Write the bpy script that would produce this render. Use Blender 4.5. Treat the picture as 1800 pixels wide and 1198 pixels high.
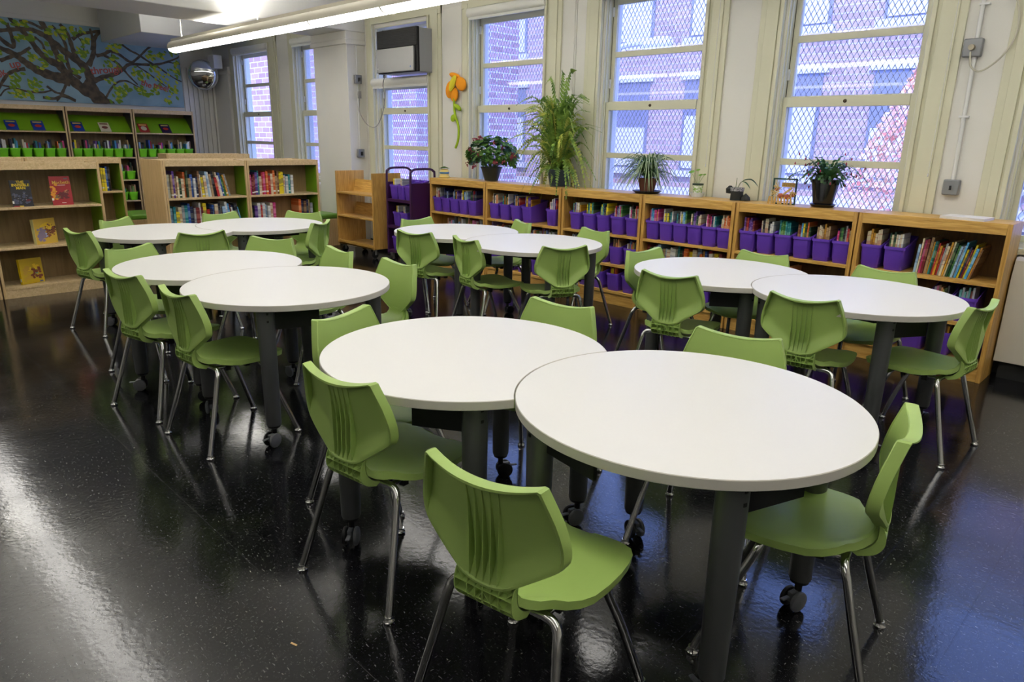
import bpy, math, random
from mathutils import Vector, Matrix
R = math.radians
PI = math.pi
for o in list(bpy.data.objects):
    bpy.data.objects.remove(o, do_unlink=True)
SC = bpy.context.scene
COL = SC.collection

# ------------------------------------------------------------------ camera
F_PX, PITCH, ROLL, YAW, CAM_Z = 1226.4, .2803, .0202, .7785, 1.495
cam_d = bpy.data.cameras.new('camera')
cam_d.sensor_width = 36.0
cam_d.lens = F_PX / 1800 * 36.0
cam_d.clip_start = .05
cam = bpy.data.objects.new('camera', cam_d)
COL.objects.link(cam)
fw = Vector((-math.sin(YAW) * math.cos(PITCH), math.cos(YAW) * math.cos(PITCH), -math.sin(PITCH)))
rt = Vector((math.cos(YAW), math.sin(YAW), 0))
up = rt.cross(fw)
r2 = rt * math.cos(ROLL) + up * math.sin(ROLL)
u2 = up * math.cos(ROLL) - rt * math.sin(ROLL)
M = Matrix.Identity(4)
for i in range(3):
    M[i][0] = r2[i]; M[i][1] = u2[i]; M[i][2] = -fw[i]
M[2][3] = CAM_Z
cam.matrix_world = M
SC.camera = cam

# ------------------------------------------------------------------ world, sun, exposure
SKY_COL, SKY_STR = (.25, .39, 1.0), 6.4
SUN_STR, SUN_COL = 3.2, (1.0, .86, .74)
LENS_STR, UP_STR = 8.3, 80.0
LAMP_COL = (1.0, .97, .92)
EXPOSURE = 0.0
w = bpy.data.worlds.new('world'); SC.world = w; w.use_nodes = True
w.node_tree.nodes['Background'].inputs[0].default_value = (*SKY_COL, 1)
w.node_tree.nodes['Background'].inputs[1].default_value = SKY_STR
sl = bpy.data.lights.new('sun', 'SUN'); sl.energy = SUN_STR; sl.color = SUN_COL; sl.angle = R(1)
so = bpy.data.objects.new('sun', sl); COL.objects.link(so)
so.rotation_euler = Vector((-.25, 1.0, -.95)).to_track_quat('-Z', 'Y').to_euler()
so.location = (0, -6, 9)
SC.view_settings.view_transform = 'Standard'
SC.view_settings.look = 'None'
SC.view_settings.exposure = EXPOSURE
SC.view_settings.gamma = 1
SC.view_settings.use_curve_mapping = False

# ------------------------------------------------------------------ materials
def lin(c):
    return tuple(((v / 255) / 12.92 if v / 255 <= .04045 else ((v / 255 + .055) / 1.055) ** 2.4) for v in c)
MATS = {}
def mat(name, rgb, rough=.5, metal=0.0, spec=.5, bump=0.0, bscale=200, coat=0.0, vary=0.0, vscale=6):
    if name in MATS: return MATS[name]
    m = bpy.data.materials.new(name); m.use_nodes = True
    nt = m.node_tree; b = nt.nodes['Principled BSDF']
    c = lin(rgb)
    b.inputs['Base Color'].default_value = (*c, 1)
    b.inputs['Roughness'].default_value = rough
    b.inputs['Metallic'].default_value = metal
    b.inputs['Specular IOR Level'].default_value = spec
    b.inputs['Coat Weight'].default_value = coat
    if bump or vary:
        tc = nt.nodes.new('ShaderNodeTexCoord')
    if bump:
        n = nt.nodes.new('ShaderNodeTexNoise'); n.inputs['Scale'].default_value = bscale
        bp = nt.nodes.new('ShaderNodeBump'); bp.inputs['Strength'].default_value = bump; bp.inputs['Distance'].default_value = .002
        nt.links.new(tc.outputs['Object'], n.inputs['Vector'])
        nt.links.new(n.outputs['Fac'], bp.inputs['Height']); nt.links.new(bp.outputs[0], b.inputs['Normal'])
    if vary:
        n2 = nt.nodes.new('ShaderNodeTexNoise'); n2.inputs['Scale'].default_value = vscale; n2.inputs['Detail'].default_value = 4
        mx = nt.nodes.new('ShaderNodeMix'); mx.data_type = 'RGBA'
        mx.inputs['A'].default_value = (*[v * (1 - vary) for v in c], 1)
        mx.inputs['B'].default_value = (*[min(1, v * (1 + vary)) for v in c], 1)
        nt.links.new(tc.outputs['Object'], n2.inputs['Vector'])
        nt.links.new(n2.outputs['Fac'], mx.inputs['Factor']); nt.links.new(mx.outputs['Result'], b.inputs['Base Color'])
    MATS[name] = m
    return m
def wood(name, a, b_, axis=0, rough=.38, grain=1.0):
    m = bpy.data.materials.new(name); m.use_nodes = True
    nt = m.node_tree; b = nt.nodes['Principled BSDF']; b.inputs['Roughness'].default_value = rough
    tc = nt.nodes.new('ShaderNodeTexCoord'); mp = nt.nodes.new('ShaderNodeMapping')
    s = [16, 16, 16]; s[axis] = 1.3
    mp.inputs['Scale'].default_value = [v * grain for v in s]
    n = nt.nodes.new('ShaderNodeTexNoise'); n.inputs['Scale'].default_value = 2.2; n.inputs['Detail'].default_value = 7; n.inputs['Distortion'].default_value = 1.6
    n2 = nt.nodes.new('ShaderNodeTexNoise'); n2.inputs['Scale'].default_value = 9; n2.inputs['Detail'].default_value = 3
    cr = nt.nodes.new('ShaderNodeValToRGB')
    cr.color_ramp.elements[0].position = .32; cr.color_ramp.elements[0].color = (*lin(a), 1)
    cr.color_ramp.elements[1].position = .68; cr.color_ramp.elements[1].color = (*lin(b_), 1)
    ad = nt.nodes.new('ShaderNodeMath'); ad.operation = 'MULTIPLY_ADD'; ad.inputs[1].default_value = .22; 
    nt.links.new(tc.outputs['Object'], mp.inputs['Vector']); nt.links.new(mp.outputs[0], n.inputs['Vector']); nt.links.new(mp.outputs[0], n2.inputs['Vector'])
    nt.links.new(n2.outputs['Fac'], ad.inputs[0]); nt.links.new(n.outputs['Fac'], ad.inputs[2])
    nt.links.new(ad.outputs[0], cr.inputs['Fac']); nt.links.new(cr.outputs[0], b.inputs['Base Color'])
    cr.color_ramp.elements[0].position = .42; cr.color_ramp.elements[1].position = .8
    return m
def emis(name, rgb, s):
    m = bpy.data.materials.new(name); m.use_nodes = True
    nt = m.node_tree; b = nt.nodes['Principled BSDF']
    b.inputs['Base Color'].default_value = (.8, .8, .8, 1)
    b.inputs['Emission Color'].default_value = (*rgb, 1); b.inputs['Emission Strength'].default_value = s
    return m
def glass(name):
    m = bpy.data.materials.new(name); m.use_nodes = True
    nt = m.node_tree; nt.nodes.remove(nt.nodes['Principled BSDF'])
    t = nt.nodes.new('ShaderNodeBsdfTransparent'); t.inputs[0].default_value = (.93, .95, .97, 1)
    g = nt.nodes.new('ShaderNodeBsdfGlossy'); g.inputs['Roughness'].default_value = .02
    ge = nt.nodes.new('ShaderNodeNewGeometry'); dt = nt.nodes.new('ShaderNodeVectorMath'); dt.operation = 'DOT_PRODUCT'
    nt.links.new(ge.outputs['Incoming'], dt.inputs[0]); nt.links.new(ge.outputs['Normal'], dt.inputs[1])
    def mth(op, a, b2=None):
        k = nt.nodes.new('ShaderNodeMath'); k.operation = op
        for i_, v in ((0, a), (1, b2)):
            if v is None: continue
            if isinstance(v, float): k.inputs[i_].default_value = v
            else: nt.links.new(v, k.inputs[i_])
        return k.outputs[0]
    fr_ = mth('ADD', mth('MULTIPLY', mth('POWER', mth('SUBTRACT', 1.0, mth('ABSOLUTE', dt.outputs['Value'])), 5.0), .96), .04)
    x = nt.nodes.new('ShaderNodeMixShader')
    nt.links.new(fr_, x.inputs[0]); nt.links.new(t.outputs[0], x.inputs[1]); nt.links.new(g.outputs[0], x.inputs[2])
    nt.links.new(x.outputs[0], nt.nodes['Material Output'].inputs[0])
    return m
def floor_mat():
    m = bpy.data.materials.new('black_vinyl_tile'); m.use_nodes = True
    nt = m.node_tree; N = nt.nodes; L = nt.links; b = N['Principled BSDF']
    tc = N.new('ShaderNodeTexCoord')
    # flecks: elongated in two directions
    def fleck(sc, rot, thr):
        mp = N.new('ShaderNodeMapping'); mp.inputs['Scale'].default_value = sc; mp.inputs['Rotation'].default_value = (0, 0, rot)
        v = N.new('ShaderNodeTexNoise'); v.inputs['Scale'].default_value = 1; v.inputs['Detail'].default_value = 1.5
        g = N.new('ShaderNodeMapRange'); g.inputs['From Min'].default_value = thr; g.inputs['From Max'].default_value = thr + .05
        L.new(tc.outputs['Object'], mp.inputs[0]); L.new(mp.outputs[0], v.inputs[0]); L.new(v.outputs['Fac'], g.inputs['Value'])
        return g.outputs[0]
    f1 = fleck((45, 170, 1), .5, .672); f2 = fleck((170, 50, 1), .2, .688); f3 = fleck((240, 240, 1), 1.0, .69)
    a = N.new('ShaderNodeMath'); a.operation = 'MAXIMUM'; L.new(f1, a.inputs[0]); L.new(f2, a.inputs[1])
    a2 = N.new('ShaderNodeMath'); a2.operation = 'MAXIMUM'; L.new(a.outputs[0], a2.inputs[0]); L.new(f3, a2.inputs[1])
    br = N.new('ShaderNodeTexBrick'); br.offset = 0; br.inputs['Scale'].default_value = 1
    br.inputs['Brick Width'].default_value = .305; br.inputs['Row Height'].default_value = .305
    br.inputs['Mortar Size'].default_value = .0018; br.inputs['Mortar Smooth'].default_value = .2
    br.inputs['Color1'].default_value = (*lin((21, 21, 24)), 1); br.inputs['Color2'].default_value = (*lin((16, 16, 18)), 1)
    br.inputs['Mortar'].default_value = (0.001, 0.001, 0.001, 1)
    L.new(tc.outputs['Object'], br.inputs['Vector'])
    mx = N.new('ShaderNodeMix'); mx.data_type = 'RGBA'; mx.inputs['B'].default_value = (*lin((88, 89, 88)), 1)
    L.new(a2.outputs[0], mx.inputs['Factor']); L.new(br.outputs['Color'], mx.inputs['A']); L.new(mx.outputs['Result'], b.inputs['Base Color'])
    # waxed surface
    n = N.new('ShaderNodeTexNoise'); n.inputs['Scale'].default_value = 2.2; n.inputs['Detail'].default_value = 9; n.inputs['Roughness'].default_value = .62
    mr = N.new('ShaderNodeMapRange'); mr.inputs['To Min'].default_value = .05; mr.inputs['To Max'].default_value = .21
    L.new(tc.outputs['Object'], n.inputs[0]); L.new(n.outputs['Fac'], mr.inputs['Value']); L.new(mr.outputs[0], b.inputs['Roughness'])
    n2 = N.new('ShaderNodeTexNoise'); n2.inputs['Scale'].default_value = 3.4; n2.inputs['Detail'].default_value = 3
    n3 = N.new('ShaderNodeTexNoise'); n3.inputs['Scale'].default_value = 55; n3.inputs['Detail'].default_value = 3
    ad = N.new('ShaderNodeMath'); ad.operation = 'MULTIPLY_ADD'; ad.inputs[1].default_value = 4.0
    L.new(tc.outputs['Object'], n2.inputs[0]); L.new(tc.outputs['Object'], n3.inputs[0])
    L.new(n2.outputs['Fac'], ad.inputs[0]); L.new(n3.outputs['Fac'], ad.inputs[2])
    ad2 = N.new('ShaderNodeMath'); ad2.operation = 'MULTIPLY_ADD'; ad2.inputs[1].default_value = -3.5
    L.new(br.outputs['Fac'], ad2.inputs[0]); L.new(ad.outputs[0], ad2.inputs[2])
    bp = N.new('ShaderNodeBump'); bp.inputs['Strength'].default_value = .2; bp.inputs['Distance'].default_value = .002
    L.new(ad2.outputs[0], bp.inputs['Height']); L.new(bp.outputs[0], b.inputs['Normal'])
    b.inputs['Specular IOR Level'].default_value = .5
    return m
def brick_mat(name, c1, c2, mort, scale=1.0, bw=.22, rh=.075):
    m = bpy.data.materials.new(name); m.use_nodes = True
    nt = m.node_tree; N = nt.nodes; L = nt.links; b = N['Principled BSDF']; b.inputs['Roughness'].default_value = .9
    tc = N.new('ShaderNodeTexCoord'); sx = N.new('ShaderNodeSeparateXYZ'); cx = N.new('ShaderNodeCombineXYZ')
    ad = N.new('ShaderNodeMath'); ad.operation = 'ADD'
    L.new(tc.outputs['Object'], sx.inputs[0]); L.new(sx.outputs['X'], ad.inputs[0]); L.new(sx.outputs['Y'], ad.inputs[1])
    L.new(ad.outputs[0], cx.inputs['X']); L.new(sx.outputs['Z'], cx.inputs['Y'])
    br = N.new('ShaderNodeTexBrick'); br.inputs['Scale'].default_value = scale
    br.inputs['Brick Width'].default_value = bw; br.inputs['Row Height'].default_value = rh; br.inputs['Mortar Size'].default_value = .012
    br.inputs['Color1'].default_value = (*lin(c1), 1); br.inputs['Color2'].default_value = (*lin(c2), 1); br.inputs['Mortar'].default_value = (*lin(mort), 1)
    L.new(cx.outputs[0], br.inputs['Vector']); L.new(br.outputs['Color'], b.inputs['Base Color'])
    return m
def leaf_mat(name, a, b_, rough=.5, scale=9, trans=True):
    m = bpy.data.materials.new(name); m.use_nodes = True
    nt = m.node_tree; b = nt.nodes['Principled BSDF']; b.inputs['Roughness'].default_value = rough
    tc = nt.nodes.new('ShaderNodeTexCoord'); n = nt.nodes.new('ShaderNodeTexNoise'); n.inputs['Scale'].default_value = scale
    cr = nt.nodes.new('ShaderNodeValToRGB')
    cr.color_ramp.elements[0].position = .38; cr.color_ramp.elements[0].color = (*lin(a), 1)
    cr.color_ramp.elements[1].position = .62; cr.color_ramp.elements[1].color = (*lin(b_), 1)
    nt.links.new(tc.outputs['Object'], n.inputs[0]); nt.links.new(n.outputs['Fac'], cr.inputs[0]); nt.links.new(cr.outputs[0], b.inputs['Base Color'])
    if trans:
        t = nt.nodes.new('ShaderNodeBsdfTranslucent'); x = nt.nodes.new('ShaderNodeMixShader'); x.inputs[0].default_value = .35
        nt.links.new(cr.outputs[0], t.inputs[0]); nt.links.new(b.outputs[0], x.inputs[1]); nt.links.new(t.outputs[0], x.inputs[2])
        nt.links.new(x.outputs[0], nt.nodes['Material Output'].inputs[0])
    return m
def spine_mat(name, c, c2, sticker=False):
    m = bpy.data.materials.new(name); m.use_nodes = True
    nt = m.node_tree; N = nt.nodes; L = nt.links; b = N['Principled BSDF']; b.inputs['Roughness'].default_value = .4
    tc = N.new('ShaderNodeTexCoord'); sx = N.new('ShaderNodeSeparateXYZ'); L.new(tc.outputs['Object'], sx.inputs[0])
    cr = N.new('ShaderNodeValToRGB'); cr.color_ramp.interpolation = 'CONSTANT'
    e = cr.color_ramp.elements; c2 = tuple(a * .62 + b2 * .38 for a, b2 in zip(c, c2))
    e[0].position = 0; e[0].color = (*lin(c), 1)
    e[1].position = .1; e[1].color = (*lin((225, 225, 220) if sticker else c), 1)
    for p, cc in ((.2, c), (.36, c2), (.40, c), (.50, c2), (.72, c), (.86, c2), (.89, c)):
        k = e.new(p - (.03 if p == .2 else 0)); k.color = (*lin(cc), 1)
    L.new(sx.outputs['Z'], cr.inputs[0])
    L.new(cr.outputs[0], b.inputs['Base Color'])
    return m

M_WALL = mat('white_wall_paint', (226, 224, 216), .6, bump=.25, bscale=40, vary=.03, vscale=2)
M_CREAM = mat('cream_trim_paint', (210, 208, 182), .42, vary=.04, vscale=3)
M_CEIL = mat('ceiling_paint', (228, 228, 224), .8)
M_FLOOR = floor_mat()
M_OAK = wood('oak', (176, 132, 58), (216, 174, 96), 0)
M_OAKV = wood('oak_vertical', (168, 124, 54), (208, 164, 88), 2)
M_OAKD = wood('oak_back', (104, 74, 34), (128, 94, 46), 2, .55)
M_MAPLE = wood('maple', (196, 168, 122), (222, 196, 152), 1, .4)
M_MAPLEV = wood('maple_vertical', (192, 160, 108), (216, 186, 138), 2, .4)
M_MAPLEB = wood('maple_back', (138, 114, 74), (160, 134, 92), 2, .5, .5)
M_GRN_LAM = mat('green_laminate', (112, 158, 24), .45)
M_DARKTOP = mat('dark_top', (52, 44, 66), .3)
M_TABLE = mat('white_laminate', (236, 235, 232), .38, vary=.008, vscale=60)
M_EDGE = mat('table_edge_band', (206, 202, 192), .4)
M_TLEG = mat('grey_table_leg', (88, 90, 90), .42, metal=.35)
M_BLACK = mat('black_plastic', (16, 16, 17), .5, spec=.35)
M_APRON = mat('black_steel', (20, 20, 22), .5, metal=.2)
M_CASTER = mat('grey_caster', (92, 94, 98), .5)
M_CHAIR = mat('green_plastic', (156, 184, 98), .42, bump=.12, bscale=900)
M_CHROME = mat('chrome', (206, 206, 204), .09, metal=1.0)
M_PURP = mat('purple_plastic', (98, 60, 176), .4)
M_PCART = mat('purple_steel', (58, 22, 66), .35, metal=.1)
M_GBIN = mat('green_bin_plastic', (124, 212, 40), .4)
M_PAGES = mat('paper_pages', (226, 218, 196), .8)
M_WHITE = mat('white_plastic', (228, 228, 226), .4)
M_SHADE = mat('shade_cloth', (236, 236, 228), .7)
M_RAD = mat('radiator_paint', (212, 206, 190), .45)
M_GREYBOX = mat('grey_metal_box', (136, 138, 140), .45, metal=.5)
M_DARK = mat('dark_gap', (24, 26, 26), .7)
M_STEEL = mat('window_aluminium', (176, 176, 160), .4, metal=.3)
M_MESH = mat('guard_mesh_steel', (196, 198, 206), .6, metal=0.2)
M_GLASS = glass('window_glass')
M_LENS = emis('lamp_lens', LAMP_COL, LENS_STR)
M_FILL_LENS = emis('fill_lens_dim', LAMP_COL, LENS_STR * .6); M_FILL_UP = emis('fill_uplight_dim', LAMP_COL, UP_STR * .5)  # dimmer emitters, only for the added fill row behind the camera
M_UP = emis('lamp_uplight', LAMP_COL, UP_STR)
M_HOUS = mat('lamp_housing', (214, 208, 190), .4)
M_MIRROR = mat('mirror', (236, 238, 240), .02, metal=1.0)
M_SILVER = mat('silver_panel', (150, 150, 148), .35, metal=.5)

# ------------------------------------------------------------------ mesh builder
class MB:
    def __init__(s): s.v = []; s.f = []; s.m = []
    def add(s, vs, fs, mi=0):
        o = len(s.v); s.v += [tuple(v) for v in vs]
        s.f += [tuple(i + o for i in f) for f in fs]; s.m += [mi] * len(fs)
    def box(s, x0, x1, y0, y1, z0, z1, mi=0):
        s.add([(x0, y0, z0), (x1, y0, z0), (x1, y1, z0), (x0, y1, z0), (x0, y0, z1), (x1, y0, z1), (x1, y1, z1), (x0, y1, z1)],
              [(0, 3, 2, 1), (4, 5, 6, 7), (0, 1, 5, 4), (1, 2, 6, 5), (2, 3, 7, 6), (3, 0, 4, 7)], mi)
    def obox(s, c, ax, ay, az, mi=0):       # oriented box: half-axis vectors
        c = Vector(c); ax = Vector(ax); ay = Vector(ay); az = Vector(az)
        P = [c + sx * ax + sy * ay + sz * az for sz in (-1, 1) for sx, sy in ((-1, -1), (1, -1), (1, 1), (-1, 1))]
        s.add(P, [(0, 3, 2, 1), (4, 5, 6, 7), (0, 1, 5, 4), (1, 2, 6, 5), (2, 3, 7, 6), (3, 0, 4, 7)], mi)
    def prism(s, pts, z0, z1, mi=0):        # pts ccw in xy
        n = len(pts)
        s.add([(x, y, z0) for x, y in pts] + [(x, y, z1) for x, y in pts],
              [tuple(range(n))[::-1], tuple(range(n, 2 * n))] + [(i, (i + 1) % n, n + (i + 1) % n, n + i) for i in range(n)], mi)
    def extr(s, pts, d, mi=0):              # planar 3d polygon extruded by vector d
        n = len(pts); d = Vector(d); P = [Vector(p) for p in pts]
        s.add(P + [p + d for p in P], [tuple(range(n))[::-1], tuple(range(n, 2 * n))] + [(i, (i + 1) % n, n + (i + 1) % n, n + i) for i in range(n)], mi)
    def tube(s, path, r, n=10, mi=0, cap=True):
        P = [Vector(p) for p in path]; k = len(P)
        rs = r if isinstance(r, (list, tuple)) else [r] * k
        t = (P[1] - P[0]).normalized(); ref = Vector((0, 0, 1)) if abs(t.z) < .9 else Vector((1, 0, 0))
        nrm = t.cross(ref).normalized(); vs = []
        for i, p in enumerate(P):
            t = (P[min(i + 1, k - 1)] - P[max(i - 1, 0)]).normalized()
            nrm = (nrm - t * nrm.dot(t)).normalized(); bi = t.cross(nrm)
            for j in range(n):
                a = 2 * PI * j / n
                vs.append(p + rs[i] * (math.cos(a) * nrm + math.sin(a) * bi))
        fs = [(i * n + j, i * n + (j + 1) % n, (i + 1) * n + (j + 1) % n, (i + 1) * n + j) for i in range(k - 1) for j in range(n)]
        if cap: fs += [tuple(range(n))[::-1], tuple(range((k - 1) * n, k * n))]
        s.add(vs, fs, mi)
    def lathe(s, prof, c=(0, 0, 0), n=24, mi=0, ax='z'):
        vs = []
        for r_, z in prof:
            for j in range(n):
                a = 2 * PI * j / n
                if ax == 'z': vs.append((c[0] + r_ * math.cos(a), c[1] + r_ * math.sin(a), c[2] + z))
                elif ax == 'y': vs.append((c[0] + r_ * math.cos(a), c[1] + z, c[2] - r_ * math.sin(a)))
                else: vs.append((c[0] + z, c[1] + r_ * math.cos(a), c[2] + r_ * math.sin(a)))
        k = len(prof)
        fs = [(i * n + j, i * n + (j + 1) % n, (i + 1) * n + (j + 1) % n, (i + 1) * n + j) for i in range(k - 1) for j in range(n)]
        if prof[0][0] > 1e-5: fs.append(tuple(range(n))[::-1])
        if prof[-1][0] > 1e-5: fs.append(tuple(range((k - 1) * n, k * n)))
        s.add(vs, fs, mi)
    def grid(s, rows, mi=0, close=False):
        k = len(rows); n = len(rows[0])
        vs = [p for r_ in rows for p in r_]
        m_ = n if close else n - 1
        s.add(vs, [(i * n + j, i * n + (j + 1) % n, (i + 1) * n + (j + 1) % n, (i + 1) * n + j) for i in range(k - 1) for j in range(m_)], mi)
    def build(s, name, mats, parent=None, smooth=40, bevel=0):
        me = bpy.data.meshes.new(name); me.from_pydata(s.v, [], s.f)
        if not isinstance(mats, (list, tuple)): mats = [mats]
        for m_ in mats: me.materials.append(m_)
        if len(mats) > 1: me.polygons.foreach_set('material_index', s.m)
        me.update()
        if smooth:
            me.polygons.foreach_set('use_smooth', [True] * len(me.polygons)); me.set_sharp_from_angle(angle=R(smooth))
        o = bpy.data.objects.new(name, me); COL.objects.link(o)
        if parent: o.parent = parent
        if bevel:
            b = o.modifiers.new('bevel', 'BEVEL'); b.width = bevel; b.segments = 2; b.limit_method = 'ANGLE'
        return o
def tag(o, label=None, cat=None, group=None, kind=None):
    if label: o['label'] = label
    if cat: o['category'] = cat
    if group: o['group'] = group
    if kind: o['kind'] = kind
    return o
def thing(name, loc, rz, label, cat, group=None):
    o = bpy.data.objects.new(name, None); COL.objects.link(o); o.location = loc; o.rotation_euler = (0, 0, rz)
    o.empty_display_size = .1
    return tag(o, label, cat, group)
KIDS = {}
def kids(o):
    if not KIDS:
        for c in bpy.data.objects:
            if c.parent: KIDS.setdefault(c.parent.name, []).append(c)
    return KIDS.get(o.name, [])
def copy_tree(o, parent=None, tree=None):
    c = o.copy(); COL.objects.link(c)
    if parent: c.parent = parent
    for ch in tree.get(o.name, []): copy_tree(ch, c, tree)
    return c
def tree_of(root):
    t = {}
    def rec(o):
        t[o.name] = [c for c in bpy.data.objects if c.parent == o]
        for c in t[o.name]: rec(c)
    rec(root); return t
def smooth_path(pts, n=6):
    P = [Vector(p) for p in pts]; out = []
    for i in range(len(P) - 1):
        p0 = P[max(i - 1, 0)]; p1 = P[i]; p2 = P[i + 1]; p3 = P[min(i + 2, len(P) - 1)]
        for k in range(n):
            t = k / n
            out.append(.5 * ((2 * p1) + (-p0 + p2) * t + (2 * p0 - 5 * p1 + 4 * p2 - p3) * t * t + (-p0 + 3 * p1 - 3 * p2 + p3) * t ** 3))
    out.append(P[-1]); return out
def text_mesh(name, body, size, m, parent=None, M4=None, depth=.0006, bold=0.0, align='CENTER'):
    cu = bpy.data.curves.new(name, 'FONT'); cu.body = body; cu.size = size; cu.extrude = depth; cu.offset = bold
    cu.align_x = align; cu.align_y = 'CENTER'; cu.space_line = .8
    t = bpy.data.objects.new(name + '_tmp', cu); COL.objects.link(t)
    dg = bpy.context.evaluated_depsgraph_get()
    me = bpy.data.meshes.new_from_object(t.evaluated_get(dg)); me.name = name
    bpy.data.objects.remove(t, do_unlink=True)
    me.materials.clear(); me.materials.append(m)
    o = bpy.data.objects.new(name, me); COL.objects.link(o)
    if parent: o.parent = parent
    if M4 is not None: o.matrix_local = M4
    return o
def frame(origin, xa, za):                 # local X -> xa, local Y -> za (up), local Z -> outward normal
    xa = Vector(xa).normalized(); ya = Vector(za).normalized(); n = xa.cross(ya)
    m_ = Matrix.Identity(4)
    for i in range(3):
        m_[i][0] = xa[i]; m_[i][1] = ya[i]; m_[i][2] = n[i]; m_[i][3] = origin[i]
    return m_
ORD = ['first', 'second', 'third', 'fourth', 'fifth', 'sixth', 'seventh', 'eighth', 'ninth', 'tenth', 'eleventh', 'twelfth', 'thirteenth', 'fourteenth', 'fifteenth', 'sixteenth', 'seventeenth', 'eighteenth', 'nineteenth', 'twentieth']
def ordn(i):
    if i < 20: return ORD[i]
    if i == 29: return 'thirtieth'
    return 'twenty ' + ORD[i - 20] if i < 30 else 'thirty ' + ORD[i - 30]

# ------------------------------------------------------------------ room shell
WY = 5.70                                   # inner face of the window wall
CZ = 3.45
BX = -13.3                                  # far end wall
def struct(name, mb, m, parent=None, **k):
    o = mb.build(name, m, parent, **k)
    if parent is None: o['kind'] = 'structure'
    return o
b = MB(); b.box(BX, 3.2, -7.2, WY + .35, -.1, 0); struct('floor', b, M_FLOOR, smooth=0)
b = MB(); b.box(BX - .2, 3.4, -7.4, WY + .35, CZ, CZ + .2); struct('ceiling', b, M_CEIL, smooth=0)
b = MB(); b.box(BX - .2, BX, -7.4, WY + .35, 0, CZ); struct('wall_far_end', b, M_WALL, smooth=0)
b = MB(); b.box(3.2, 3.4, -7.4, WY + .35, 0, CZ); struct('wall_right', b, M_WALL, smooth=0)
b = MB(); b.box(BX, 3.2, -7.4, -7.2, 0, CZ); struct('wall_behind', b, M_WALL, smooth=0)

K = 5.80 / 5.70
def kz(z): return CAM_Z + (z - CAM_Z) * K
# each: lower glass l, r ; casing outer l, r ; guard, ac
WIN = [(-12.12, -11.04, -12.60, -10.91, False), (-10.12, -9.12, -10.53, -9.00, True), (-8.06, -7.06, -8.43, -6.88, True),
       (-6.18, -5.19, -6.50, -5.00, True), (-4.34, -3.38, -4.68, -3.17, True), (-2.58, -1.68, -2.89, -1.43, True), (-.93, .0, -1.17, .34, True)]
Z_SILL, Z_HEAD = .90, 2.86
ops = []
for l, r_, cl, cr_, g in WIN:
    ops.append((l * K - .05, r_ * K + .05))
b = MB(); xs = [BX] + [v for o_ in ops for v in o_] + [3.2]
for i in range(0, len(xs), 2): b.box(xs[i], xs[i + 1], WY, WY + .23, 0, CZ)
for l, r_ in ops:
    b.box(l, r_, WY, WY + .23, 0, Z_SILL); b.box(l, r_, WY, WY + .23, Z_HEAD, CZ)
struct('wall_window_side', b, M_WALL, smooth=0)
zb, zm0, zm1, zt = kz(.955), kz(1.345), kz(1.395), kz(1.785)
zr = kz(1.862)
um0, um1, ut = kz(2.262), kz(2.312), kz(2.72)
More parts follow.
